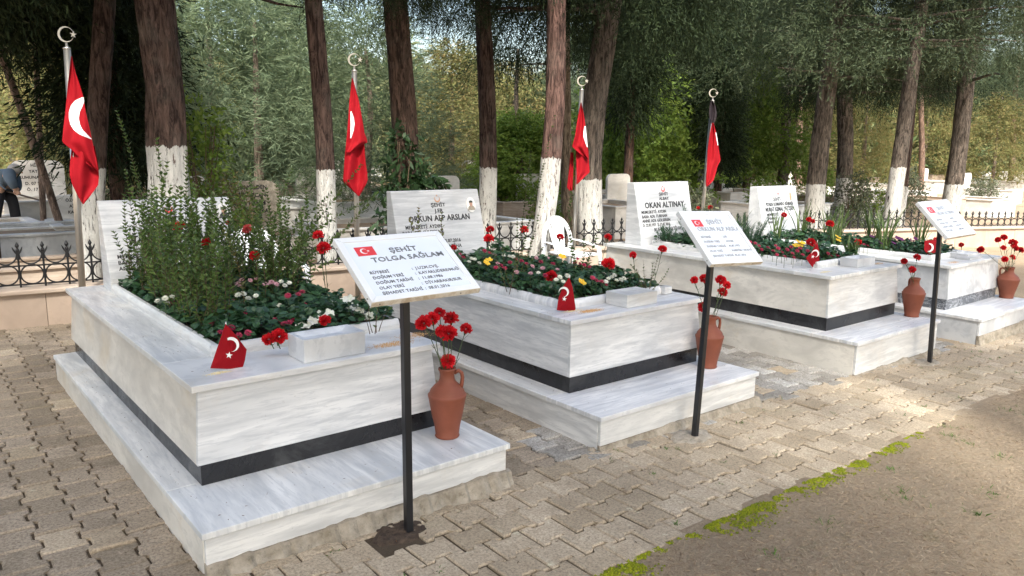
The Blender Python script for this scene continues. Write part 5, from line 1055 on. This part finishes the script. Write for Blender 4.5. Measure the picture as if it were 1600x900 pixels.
def shoot(S, Lf, P0, P1, seed, leaf=.042, lw=.022, gap=.022, r0=.0024, start=.12, dens=1.0, curve=.06):
    rg_ = np.random.default_rng(seed); P0 = np.array(P0, float); P1 = np.array(P1, float); L = np.linalg.norm(P1-P0); side = np.cross(P1-P0, rg_.normal(size=3)); side /= np.linalg.norm(side)+1e-9
    C = [P0+(P1-P0)*t_+side*curve*L*math.sin(t_*math.pi) for t_ in np.linspace(0, 1, 9)]; S.tube(C, [r0*(1-.75*t_) for t_ in np.linspace(0, 1, 9)], 5)
    C = np.array(C); n = int(L*(1-start)/gap); t_ = start+(1-start)*np.arange(n)/n; idx = t_*8; i0 = np.minimum(idx.astype(int), 7); f = (idx-i0)[:, None]; B = C[i0]*(1-f)+C[i0+1]*f; T = C[i0+1]-C[i0]; T /= np.linalg.norm(T, axis=1)[:, None]
    a = np.cross(T, (0.3, .2, .9)); a /= np.linalg.norm(a, axis=1)[:, None]; b_ = np.cross(T, a); ph = np.arange(n)*1.5708+rg_.normal(size=n)*.35
    for s in (0, math.pi):
        k = rg_.random(n) < dens; m = k.sum()
        if not m: continue
        d = a*np.cos(ph+s)[:, None]+b_*np.sin(ph+s)[:, None]; up = .25+.5*rg_.random((n, 1))+t_[:, None]*.4; D = d+T*up; D /= np.linalg.norm(D, axis=1)[:, None]; W = np.cross(D, T); W /= np.linalg.norm(W, axis=1)[:, None]; Nn = np.cross(W, D)
        l = (leaf*(.7+.5*rg_.random((n, 1)))*(1-.35*t_[:, None]**3)); w = lw*(.8+.4*rg_.random((n, 1)))/2
        V = np.stack([B, B+D*l*.4+W*w+Nn*w*.5, B+D*l, B+D*l*.4-W*w+Nn*w*.5], 1)[k].reshape(-1, 3); kk_ = np.arange(m)*4; Lf.add(V, np.concatenate([np.stack([kk_, kk_+1, kk_+2], 1), np.stack([kk_, kk_+2, kk_+3], 1)]))
def myrtle(label, shoots, group, seed, mat='myrtle', tipmat=True, **kw):
    base = np.mean([s_[0] for s_ in shoots], 0); root = tag(empty('leafy_shrub', base), label, 'shrub', group); S, Lf = MB(), MB()
    for k, (a, b_) in enumerate(shoots): shoot(S, Lf, a, b_, seed*50+k, **kw)
    S.build('stem', M['stem_brown'], root, smooth=True); Lf.build('foliage', M[mat], root); return root
zs = GR[0]['z5']+.03
tips = {}   # tall shoots seen in the photograph: (tip u, v, Y)
T1 = [(182, 170, 5.15), (205, 292, 4.6), (188, 352, 4.3), (226, 300, 4.7), (214, 318, 4.2), (244, 214, 4.9), (262, 250, 4.6), (232, 348, 4.1), (305, 330, 4.5), (322, 262, 4.9), (336, 312, 4.3), (352, 222, 5.1), (362, 300, 4.6), (374, 282, 4.9), (388, 322, 4.4), (398, 352, 4.2), (416, 292, 5.0), (430, 330, 4.7), (441, 352, 4.5), (452, 302, 5.1), (458, 262, 5.2), (471, 332, 4.9), (482, 312, 5.1), (496, 345, 4.9), (506, 318, 5.2), (517, 332, 5.0), (532, 362, 5.0), (547, 352, 5.1), (566, 255, 5.25), (576, 312, 5.2), (591, 300, 5.25), (592, 378, 4.9), (282, 290, 4.7), (250, 330, 4.4), (270, 345, 4.2), (345, 350, 4.1), (196, 262, 5.0), (292, 232, 5.0), (318, 330, 4.4), (408, 330, 4.9), (384, 250, 5.2), (520, 300, 5.2)]
buckets = {}
for k, (u, v, Y) in enumerate(T1):
    p = ony(u, v, Y); rx_ = min(max(p[0]+random.uniform(-.12, .10), 1.10), 1.97); base = np.array([rx_, Y+random.uniform(-.12, .06), zs]); base[1] = min(max(base[1], 3.6), 5.36)
    buckets.setdefault((int((rx_-1.05)/.24), int((Y-3.9)/.35)), []).append((base, p))
for k in range(185):
    f = random.random()
    if f < .50: x = random.uniform(1.09, 1.26); y = random.uniform(3.78, 5.34); H = random.uniform(.30, .72)*(0.75 if y < 4.1 else 1)
    elif f < .74: x = random.uniform(1.24, 1.70); y = random.uniform(4.35, 5.36); H = random.uniform(.28, .72)
    else: x = random.uniform(1.66, 1.97); y = random.uniform(4.35, 5.36); H = random.uniform(.30, .68)
    b_ = np.array([x, y, zs]); t_ = b_+np.array([random.uniform(-.10, .12), random.uniform(-.14, .10), H]); buckets.setdefault((int((x-1.05)/.24), int((y-3.9)/.35)), []).append((b_, t_))
names_x = ['along the left curb', 'left of the middle', 'in the middle', 'right of the middle', 'along the right curb']; names_y = ['at the front', 'near the front', 'halfway back', 'near the headstone', 'against the headstone']
for n_, (key, sh) in enumerate(sorted(buckets.items())):
    kx, ky = min(key[0], 4), min(max(key[1], 0), 4)
    myrtle('leafy small-leaved shrub of the nearest bed, %s, %s' % (names_x[kx], names_y[ky]), sh, 'leafy shrubs in the bed of the nearest grave', n_+1, mat='myrtle' if n_ != 5 else 'myrtle_new', dens=.9)
z2b = GR[1]['z5']+.03
def px_shoots(lst): return [(np.array([*onz(bu, bv, zb_)[:2], zb_]), ony(tu, tv, onz(bu, bv, zb_)[1]+dy)) for (bu, bv, tu, tv, dy, zb_) in lst]
myrtle('tall sparse shoots rising from the middle of the second bed before the white leaning trunk', px_shoots([(798, 455, 868, 178, .05, z2b), (800, 455, 848, 300, .05, z2b), (802, 452, 830, 235, .1, z2b), (796, 460, 808, 330, 0, z2b), (805, 452, 850, 385, 0, z2b), (792, 456, 772, 395, 0, z2b), (800, 456, 786, 372, .05, z2b)]), 'leafy shoots in the second bed', 60, dens=.55, gap=.018, leaf=.022)
myrtle('leafy shoots at the back right of the second bed beside the plastic chair', px_shoots([(905, 440, 893, 298, .1, z2b), (903, 440, 912, 372, 0, z2b), (908, 442, 938, 352, .05, z2b), (900, 441, 896, 385, 0, z2b), (910, 440, 925, 395, 0, z2b)]), 'leafy shoots in the second bed', 61, dens=.85)
myrtle('slim shoots right of the sign top, at the left back of the second bed', px_shoots([(660, 420, 640, 340, 0, z2b), (665, 420, 655, 318, .02, z2b), (700, 420, 690, 330, 0, z2b)]), 'leafy shoots in the second bed', 62, mat='myrtle_new', dens=.8)
myrtle('small rose bush at the right front of the second bed behind the trough', px_shoots([(1012, 455, 1030, 395, .05, z2b), (1010, 456, 1005, 405, 0, z2b), (1008, 456, 985, 412, 0, z2b), (1015, 456, 1046, 418, 0, z2b), (1014, 456, 1020, 408, 0, z2b), (1006, 456, 996, 420, 0, z2b)]), 'leafy shoots in the second bed', 63, dens=.8, leaf=.02, lw=.012, gap=.02)
myrtle('cut stems at the front right corner of the nearest bed', px_shoots([(582, 520, 577, 470, 0, zs), (588, 520, 596, 465, 0, zs), (578, 522, 562, 480, 0, zs), (592, 518, 612, 478, 0, zs), (586, 522, 588, 492, 0, zs)]), None, 64, dens=.25)
z3b = GR[2]['z5']+.03; z4b = GR[3]['z5']+.03
# feathery blue-green plants in the third bed
def feathery(label, bx, by, zb, n, H, r, seed):
    rg_ = np.random.default_rng(seed); root = tag(empty('feathery_plant', (bx, by, zb)), label, 'plant'); S = MB(); Vs = MB()
    for k in range(n):
        a = rg_.uniform(0, 6.28); d = r*rg_.random()**.6; tip = np.array([bx+d*math.cos(a), by+d*math.sin(a), zb+H*rg_.uniform(.5, 1)]); P0 = np.array([bx+.3*d*math.cos(a), by+.3*d*math.sin(a), zb]); S.tube([P0, (P0+tip)/2, tip], [.003, .002, .001], 4)
        m = 150; t_ = rg_.uniform(.25, 1, m)[:, None]; B = P0+(tip-P0)*t_; D = rg_.normal(size=(m, 3))+np.array([0, 0, .5]); D /= np.linalg.norm(D, axis=1)[:, None]; W = np.cross(D, rg_.normal(size=(m, 3))); W /= np.linalg.norm(W, axis=1)[:, None]; l = .035
        kk_ = np.arange(m)*3; Vs.add(np.stack([B-W*.0012, B+W*.0012, B+D*l], 1).reshape(-1, 3), np.stack([kk_, kk_+1, kk_+2], 1))
    S.build('stem', M['stem_green'], root); Vs.build('foliage', M['feather'], root)
feathery('tall feathery blue-green plant at the left back of the third bed', 6.15, 4.75, z3b, 34, .42, .22, 1); feathery('feathery blue-green plant in the middle of the third bed', 6.25, 4.25, z3b, 30, .34, .20, 2); feathery('low feathery plant near the third headstone', 6.0, 5.0, z3b, 14, .2, .12, 3)
# sword-leaved clumps
def iris(label, bx, by, zb, n, H, seed, wd=.014, grp='sword-leaved plants in the grave beds', spread=.5):
    rg_ = np.random.default_rng(seed); root = tag(empty('sword_leaved_plant', (bx, by, zb)), label, 'plant', grp); q = MB()
    for k in range(n):
        a = rg_.uniform(0, 6.28); h = H*rg_.uniform(.55, 1.1); out = spread*h*rg_.uniform(.3, 1.2); bend = rg_.uniform(.0, .5); P = []; w = []
        for t_ in np.linspace(0, 1, 8): P.append(np.array([bx+.04*math.cos(a*3)+out*t_**1.6*math.cos(a), by+.04*math.sin(a*3)+out*t_**1.6*math.sin(a), zb+h*t_-bend*h*max(0, t_-.55)**2*2.4])); w.append(wd*(1-t_**3)*(.7+.5*math.sin(t_*2)))
        sd_ = np.array([-math.sin(a), math.cos(a), 0]); V = []
        for p, ww in zip(P, w): V += [p-sd_*ww/2, p+np.array([math.cos(a), math.sin(a), 0])*ww*.15, p+sd_*ww/2]
        q.add(V, [(i*3+j, i*3+j+1, i*3+j+4, i*3+j+3) for i in range(7) for j in (0, 1)])
    q.build('blade', M['blade'], root, smooth=True)
for k, (x, y, H, n, i_, lab) in enumerate([(7.92, 3.75, .42, 20, 3, 'sword-leaved clump at the left front of the fourth bed'), (7.95, 4.3, .5, 26, 3, 'tall sword-leaved clump on the left of the fourth bed'), (8.1, 4.8, .48, 24, 3, 'sword-leaved clump below the fourth headstone'), (8.35, 4.1, .5, 26, 3, 'sword-leaved clump in the middle of the fourth bed'), (8.4, 3.6, .38, 22, 3, 'sword-leaved clump behind the farthest sign post'), (8.5, 4.7, .48, 22, 3, 'sword-leaved clump at the right back of the fourth bed'), (7.9, 5.0, .4, 18, 3, 'sword-leaved clump at the left back of the fourth bed'), (8.2, 3.9, .55, 14, 3, 'long arching sword leaves in the fourth bed')]):
    iris(lab, x, y, z4b, n, H, k+1)
p = onz(1330, 400, z3b); iris('pale green broad-bladed clump behind the third trough', p[0], p[1], z3b, 22, .20, 20, .022, spread=.6)
p = onz(1295, 405, z3b); iris('small fan of dry striped blades beside the third small flag', p[0], p[1], z3b, 22, .13, 21, .008, spread=.7)
iris('grass-like clump at the right of the third bed', 6.5, 4.5, z3b, 22, .4, 22, .009); iris('grass-like clump at the right back of the third bed', 6.4, 4.95, z3b, 18, .38, 23, .009)

# small blossoms
def daisy_mesh(seed, R, npet=26, layers=3, flat_=.35):
    rg_ = np.random.default_rng(seed); q = MB()
    for L in range(layers):
        for k in range(npet//(1+L//2)):
            a = 2*math.pi*(k+L*.5+rg_.normal()*.12)/(npet//(1+L//2)); el = .12+L*.42+rg_.normal()*.08; rr_ = R*(1-.22*L)*rg_.uniform(.9, 1.08); d = np.array([math.cos(a)*math.cos(el), math.sin(a)*math.cos(el), math.sin(el)]); s_ = np.array([-math.sin(a), math.cos(a), 0])*R*.13
            q.add([d*R*.08, d*rr_*.6-s_, d*rr_+np.array([0, 0, -R*.05]), d*rr_*.6+s_], [(0, 1, 2, 3)])
    return q
def pansy_mesh(seed, R):
    rg_ = np.random.default_rng(seed); q = MB()
    for k in range(5):
        a = 2*math.pi*k/5+.3; d = np.array([math.cos(a), math.sin(a), .15]); s_ = np.array([-math.sin(a), math.cos(a), 0]); c = d*R*.5; P = [np.array([0, 0, .001*k])]+[c+d*R*.5*math.cos(t_)+s_*R*.46*math.sin(t_)+np.array([0, 0, .003*math.sin(t_*4+k)+.0012*k]) for t_ in np.linspace(-2.2, 2.2, 9)]
        q.add(P, [(0, i, i+1) for i in range(1, 9)])
    return q
def mesh_of(q, mat, nm): o = q.build(nm, mat); me = o.data; bpy.data.objects.remove(o); me.name = nm; return me
FM = {}
for nm, mt in (('white', 'petal_white'), ('pink', 'petal_pink'), ('crimson', 'petal_crimson')): FM[nm] = [mesh_of(daisy_mesh(s_, .019), M[mt], 'petals') for s_ in range(3)]
for nm, mt in (('pwhite', 'petal_white'), ('yellow', 'petal_yellow'), ('violet', 'petal_violet')): FM[nm] = [mesh_of(pansy_mesh(s_, .030), M[mt], 'petals') for s_ in range(2)]
KIND = {'white': ('daisy', 'white button daisy'), 'pink': ('daisy', 'pale pink button daisy'), 'crimson': ('daisy', 'crimson button daisy'), 'pwhite': ('pansy', 'white pansy'), 'yellow': ('pansy', 'yellow pansy'), 'violet': ('pansy', 'dark violet pansy')}
stem_me = mesh_of(MB().tube([(0, 0, -.09), (0, 0, 0)], .0016, 5), M['stem_green'], 'stem')
WH = ['in the bed of the nearest grave', 'in the bed of the second grave', 'in the bed of the third grave', 'in the bed of the fourth grave']
def bloom(kind, P, gi, sc=1.0, label=None):
    nm, lb = KIND[kind]; o = tag(empty(nm, P), label or lb+' '+WH[gi], 'flower', 'small flowers '+WH[gi])
    c = link('petals', random.choice(FM[kind]), o); d = Vector((random.uniform(-.4, .4)-.15, random.uniform(-.6, .1)-.35, 1)); c.rotation_mode = 'QUATERNION'; c.rotation_quaternion = d.to_track_quat('Z', 'Y'); s_ = sc*random.uniform(.85, 1.15); c.scale = (s_,)*3; link('stem', stem_me, o)
def blooms(gi, zb, lst):
    for k, us in lst.items():
      for (u, v, *r_) in us:
        P = onz(u, v, zb-(.065 if gi == 0 and v > 468 else 0)); ym = (3.53, 3.44, 3.39, 3.28)[gi]
        if P[1] < ym: P = ony(u, v, ym); P[2] = max(P[2], zb-.09)
        bloom(k, P, gi)
blooms(0, zs+.13, {'pink': [(378, 437), (391, 438), (401, 436), (424, 441), (415, 444), (432, 444), (372, 444), (366, 470)], 'white': [(380, 459), (388, 466), (437, 477), (452, 442), (439, 440), (445, 446), (258, 466), (270, 464), (246, 470), (372, 461), (262, 474), (400, 462)], 'crimson': [(342, 498), (372, 484), (382, 480), (386, 488), (392, 492), (397, 496), (431, 500), (438, 502), (444, 506), (452, 504), (388, 520), (466, 460), (472, 456), (450, 462), (362, 512), (404, 498), (269, 472), (316, 480), (458, 500), (480, 476), (374, 530), (350, 508), (345, 519), (330, 506), (298, 478)],
    'pwhite': [(506, 484), (514, 490), (497, 492), (488, 502), (480, 508), (470, 512), (503, 498), (531, 474), (538, 470), (548, 482), (556, 478), (562, 486), (575, 496), (580, 505), (520, 476), (545, 468)]})
blooms(1, z2b+.13, {'pink': [(772, 398), (807, 425), (829, 427), (848, 419), (871, 421), (858, 404), (832, 416), (778, 412), (838, 403)], 'white': [(733, 409), (742, 405), (749, 411), (787, 399), (796, 400), (802, 401), (737, 404), (875, 433), (880, 440), (869, 437), (887, 431), (841, 426), (951, 435), (956, 433), (963, 438), (970, 437), (975, 435), (947, 440), (960, 430)],
    'crimson': [(775, 418), (783, 415), (789, 419), (724, 402), (719, 397), (797, 410), (806, 405), (815, 408), (822, 412), (845, 409), (906, 412), (913, 414), (921, 417), (932, 438), (940, 440), (947, 444), (926, 434), (765, 395), (757, 392), (902, 404), (898, 410), (864, 412), (852, 430)], 'yellow': [(760, 411), (764, 407), (878, 401), (909, 441)]})
blooms(2, z3b+.13, {'crimson': [(1200, 387), (1208, 392), (1216, 388), (1222, 394), (1230, 390), (1238, 396), (1214, 398), (1246, 392), (1254, 398), (1226, 401), (1262, 392), (1186, 384), (1180, 380), (1250, 388), (1212, 384), (1236, 386), (1300, 400), (1308, 402), (1294, 396), (1190, 390), (1172, 378), (1156, 376), (1240, 402), (1316, 404)], 'yellow': [(1247, 378), (1250, 384), (1244, 384), (1309, 371), (1310, 376), (1254, 380)]})
blooms(3, z4b+.12, {'violet': [(1402, 372), (1408, 374), (1388, 374), (1424, 376), (1430, 373), (1362, 370), (1376, 380), (1396, 380)], 'crimson': [(1344, 378), (1350, 382), (1356, 384), (1338, 374)]})
def bedcarn(lst, zb, gi, lab):
    for (u, v, bu, bv, s_, *r_) in lst:
        f = onz(bu, bv, zb); h = ony(u, v, f[1]); carnation(h, f, r_[0] if r_ else lab, 'long-stemmed carnations standing in the beds', s_, pink=(len(r_) > 1), bend=.012, tilt=(h-f)/np.linalg.norm(h-f)+TOWARD*.5)
bedcarn([(280, 354, 290, 470, .95, 'red carnation in front of the nearest headstone lettering'), (322, 379, 330, 480, .9, 'red carnation half hidden low among the shrubs of the nearest bed'), (387, 359, 400, 455, 1.1, 'faded pink carnation right of the nearest headstone', 1), (398, 400, 405, 470, 1.0, 'red carnation in front of the fence behind the nearest bed'), (497, 368, 512, 478, .95, 'upper red carnation just left of the first sign'), (506, 388, 514, 480, 1.15, 'lower red carnation just left of the first sign'), (436, 526, 438, 545, 1.25, 'large red carnation at the front curb of the nearest bed, left of the trough'), (420, 531, 428, 545, .9, 'smaller red carnation lying beside the large one at the nearest front curb'), (508, 501, 512, 518, 1.0, 'red carnation right behind the trough of the nearest grave'), (275, 428, 285, 470, .6, 'small red bud low among the leaves of the nearest bed'), (357, 349, 360, 440, .55, 'dark red bud beside the oval photo of the nearest headstone')], zs, 0, '')
bedcarn([(766, 359, 772, 425, .95, 'upper red carnation right of the second headstone'), (764, 373, 770, 428, 1.05, 'lower red carnation right of the second headstone'), (819, 359, 812, 430, 1.0, 'red carnation before the fence left of the white leaning trunk'), (875, 371, 862, 425, 1.0, 'red carnation in front of the plastic chair back'), (861, 432, 866, 458, 1.2, 'round red carnation in the middle of the second bed'), (950, 371, 936, 430, .95, 'red carnation on a long stem right of the plastic chair'), (951, 413, 946, 450, 1.35, 'largest red carnation at the right side of the second bed'), (989, 399, 992, 450, .85, 'red carnation above the small rose bush'), (1035, 390, 1018, 452, .9, 'red carnation on a thin bent stem behind the second trough'), (709, 387, 716, 420, .8, 'red carnation half hidden behind the first sign')], z2b, 1, '')
bedcarn([(1110, 324, 1120, 370, .85, 'red carnation above the middle sign'), (1048, 340, 1052, 372, .85, 'red carnation in front of the third headstone'), (1225, 336, 1228, 385, .8, 'small red carnation before the fourth headstone'), (1264, 343, 1275, 392, .8, 'red carnation left of the twin red one at the back of the third bed'), (1270, 346, 1280, 392, .7, 'small red carnation close beside its twin at the back of the third bed'), (1296.5, 350, 1292, 395, 1.05, 'red carnation standing high right of the third small flag'), (1267, 379, 1270, 408, 1.25, 'large dark red carnation right above the third small flag'), (1091, 325, 1098, 370, .6, 'tiny red bud left above the middle sign'), (1341, 379, 1342, 398, .9, 'red carnation lying left of the fourth curb')], z3b, 2, '')
bedcarn([(1462, 374, 1462, 392, .8, 'red carnation behind the fourth small flag'), (1502, 383, 1503, 396, .9, 'red carnation standing in the fourth trough')], z4b-.02, 3, '')

# ------------------------------------------------------------------ small stuff on the ground and ledges
def scatter_tris(name, n, fx, mat, lmin, lmax, w, lift, label, cat, flatness=.25, seed=0):
    rg_ = np.random.default_rng(seed); P = fx(rg_, n); m = len(P); a = rg_.uniform(0, 6.283, m); D = np.stack([np.cos(a), np.sin(a), flatness*rg_.random(m)], 1); W = np.stack([-np.sin(a), np.cos(a), rg_.normal(size=m)*.3], 1); l = rg_.uniform(lmin, lmax, (m, 1)); ww = w*rg_.uniform(.6, 1.3, (m, 1)); B = rg_.normal(size=(m, 3))*.12; B[:, 2] = abs(B[:, 2])*.6
    V = np.stack([P-W*ww/2, P+W*ww/2, P+D*l*.5+B*l+W*ww/2, P+D*l, P+D*l*.5+B*l-W*ww/2], 1).reshape(-1, 3)+np.array([0, 0, lift]); k = np.arange(m)*5; q = MB(); q.add(V, np.stack([k, k+1, k+2, k+3, k+4], 1)); return tag(q.build(name, mat), label, cat, None, 'stuff')
def onlawn(rg_, n):
    d = rg_.random(n)**1.6; Y = EDGE-.01-rg_.random(n)*2.4*(.3+.7*rg_.random(n)); X = 1.6+d*9; P = [(x, y, lawn_z(x, y)) for x, y in zip(X, Y)]; return np.array(P)
scatter_tris('dry_grass', 70000, onlawn, M['straw'], .008, .032, .0021, .001, 'dry straw and thatch on the brown lawn', 'dry grass', .22, 1)
def clumps(nc, per, x0, x1, y0, y1, r, zf, seed):
    def f(rg_, n):
        rg_ = np.random.default_rng(seed); C = np.stack([rg_.uniform(x0, x1, nc), rg_.uniform(y0, y1, nc)], 1); P = np.repeat(C, per, 0)+rg_.normal(size=(nc*per, 2))*r*rg_.random((nc*per, 1)); return np.array([(x, y, zf(x, y)) for x, y in P if y < EDGE+1e9])
    return f
scatter_tris('green_tufts', 1, clumps(70, 26, 2.0, 9, -.2, 1.84, .05, lawn_z, 5), M['weed'], .010, .030, .0028, 0, 'sparse green grass tufts on the brown lawn', 'grass', 1.1, 2)
# weeds in the joints of the paving
scatter_tris('joint_weeds', 1, lambda r_, n: np.array([p for p in clumps(46, 14, .4, 8, EDGE+.05, 2.72, .02, lambda x, y: gz(x)-.004, 6)(r_, n) if not in_grave(p[0], p[1], .01)]), M['weed'], .008, .022, .003, 0, 'tiny weeds growing in the paving joints', 'weeds', 1.2, 3)
def litterpts(rg_, n):
    X = rg_.uniform(.3, 9, n); Y = rg_.uniform(EDGE, 7.5, n); k = (np.array([not in_grave(x, y, .05) for x, y in zip(X, Y)])) & (rg_.random(n) < np.where(Y > 5, 1.0, np.where(X < 1, .5, .35))); return np.array([(x, y, gz(x)+.002) for x, y in zip(X[k], Y[k])])
scatter_tris('leaf_litter', 3800, litterpts, M['litter'], .006, .028, .0035, .001, 'fallen needles and leaf scraps on the paving', 'leaf litter', .15, 4)
# moss along the paving edge
def moss():
    rg_ = np.random.default_rng(8); q = MB(); P = []
    for _ in range(30000):
        x = rg_.uniform(1.75, 4.6); dens = fbm(x*2.3, 5, 1, 4)*.7+.38-(max(0, x-3.3)*.22); y = EDGE-.005-abs(rg_.normal())*(.022+.05*max(0, dens))+.014
        f = fbm(x*14, y*14, 2, 3); 
        if rg_.random() < (dens*.9+f*1.6)*.5 and len(P) < 9000: P.append((x, y, lawn_z(x, y)+.001+.006*max(0, dens)*rg_.random()))
    P = np.array(P); r = rg_.uniform(.0025, .0065, len(P)); n = 6; V = []
    for k in range(n): a = 2*math.pi*k/n; V.append(P+np.stack([np.cos(a)*r, np.sin(a)*r, 0*r], 1))
    V.append(P+np.stack([0*r, 0*r, r*1.1], 1)); V = np.stack(V, 1).reshape(-1, 3); k = np.arange(len(P))*7; F = np.concatenate([np.stack([k+i, k+(i+1) % 6, k+6], 1) for i in range(6)]); q.add(V, F); tag(q.build('moss', M['moss']), 'bright yellow-green moss along the edge of the paving', 'moss', None, 'stuff')
moss()
# grain scattered on the ledges
def grains(cu, cv, z, ru, rv, n, mat, label, seed):
    rg_ = np.random.default_rng(seed); c = onz(cu, cv, z); q = MB(); P = np.stack([c[0]+rg_.normal(size=n)*ru, c[1]+rg_.normal(size=n)*rv, np.full(n, z)], 1); P = P[np.abs(P[:, 1]-c[1]) < rv*2.2]
    n = len(P); r = rg_.uniform(.0010, .0020, n); V = []
    for k in range(4): a = math.pi/2*k+.6; V.append(P+np.stack([np.cos(a)*r*1.4, np.sin(a)*r, 0*r+.0006], 1))
    V.append(P+np.stack([0*r, 0*r, r*1.3+.0006], 1)); V = np.stack(V, 1).reshape(-1, 3); k = np.arange(n)*5; q.add(V, np.concatenate([np.stack([k+i, k+(i+1) % 4, k+4], 1) for i in range(4)])); tag(q.build('birdseed', mat), label, 'birdseed', None, 'stuff')
grains(612, 538, .672, .055, .022, 900, M['seed'], 'orange grain scattered at the right front of the nearest ledge', 1); grains(648, 524, .672, .05, .03, 500, M['seed'], 'orange grain spread behind the first sign post', 2); grains(342, 583, .672, .025, .010, 300, M['seed_pale'], 'pale grain below the nearest small flag', 3)
grains(922, 486, .653, .045, .018, 900, M['seed'], 'orange grain between the small flag and trough of the second grave', 4); grains(895, 486, .653, .04, .012, 260, M['seed_pale'], 'pale grain under the second small flag', 5)
grains(1370, 412, .668, .05, .02, 260, M['seed'], 'orange grain right of the third trough', 6); grains(1290, 425, .668, .04, .012, 200, M['seed_pale'], 'pale grain under the third small flag', 7); grains(1490, 410, .586, .05, .02, 260, M['seed'], 'orange grain beside the farthest sign post', 8)
# soil opened round the nearest sign post, and concrete collars round the others
def mound(name, c, r, h, mat, label, cat, n=40, seed=0, sq=1):
    q = MB(); V = [(c[0], c[1], gz(c[0])+h)]; m = 10
    for i in range(1, m+1):
        for j in range(n):
            a = 2*math.pi*j/n; rr_ = r*i/m*(1+.22*fbm(math.cos(a)*1.4, math.sin(a)*1.4, seed)); x = c[0]+rr_*math.cos(a); y = c[1]+rr_*sq*math.sin(a); V.append((x, y, gz(x)+h*(1-(i/m)**2)+(.007*fbm(x*38, y*38, seed, 3)+.004*fbm(x*110, y*110, 1, 2))*(1 if i < m else 0)-(.012 if i == m else 0)))
    q.add(V, [(0, 1+j, 1+(j+1) % n) for j in range(n)]+[(1+(i-1)*n+j, 1+i*n+j, 1+i*n+(j+1) % n, 1+(i-1)*n+(j+1) % n) for i in range(1, m) for j in range(n)]); return tag(q.build(name, mat, smooth=True), label, cat)
mound('soil_patch', (1.50, 2.60), .125, .006, M['soil'], 'dark loose soil round the foot of the nearest sign post', 'soil', seed=1, sq=.72)
mound('concrete_collar', (3.42, 2.61), .16, .014, M['concrete'], 'rough mortar round the foot of the middle sign post', 'mortar', seed=2, sq=.6); mound('concrete_collar', (6.40, 2.60), .15, .016, M['concrete'], 'pale mortar round the foot of the farthest sign post', 'mortar', seed=3, sq=.6)
# leftover rubble at the grave corners
rr = random.Random(9)
for k, (u, v, s_, lab) in enumerate([(783, 748, .05, 'broken concrete lump at the right front corner of the nearest step'), (1172, 630, .045, 'broken mortar lump at the right front corner of the second step'), (925, 703, .022, 'small stone at the left front corner of the second step'), (1450, 560, .03, 'small mortar lump beside the farthest sign post')]):
    c = ong(u, v); q = MB(); V = []; n = 10
    for i in range(7):
        for j in range(n): a = math.pi*i/6; b_ = 2*math.pi*j/n; d = np.array([math.sin(a)*math.cos(b_), math.sin(a)*math.sin(b_), math.cos(a)*.7]); V.append(c+d*s_*(1+.35*fbm(d[0]*2+k, d[1]*2, d[2]*2)))
    q.add(V, [(i*n+j, i*n+(j+1) % n, (i+1)*n+(j+1) % n, (i+1)*n+j) for i in range(6) for j in range(n)]); tag(q.build('stone', M['concrete']), lab, 'stone')

# crumbs and needles fallen on the marble steps and ledges
def onslabs(rg_, n):
    P = []
    for _ in range(n):
        g = GR[rg_.integers(0, 3)]; k = rg_.integers(0, 3)
        if k == 0: x, y, z = g['X']+rg_.uniform(-.05, g['w']+.05), g['Y']-rg_.uniform(.03, .34), g['z2']
        elif k == 1: x, y, z = g['X']-rg_.uniform(.01, .09), g['Y']+rg_.uniform(0, 2.2), g['z2']
        else: x, y, z = g['X']+rg_.uniform(.03, .17), g['Y']+rg_.uniform(.1, 2.2), g['z5']
        P.append((x, y, z))
    return np.array(P)
scatter_tris('fallen_needles', 420, onslabs, M['litter'], .004, .014, .0022, .0008, 'dry needles and crumbs scattered on the marble steps', 'leaf litter', .1, 12)
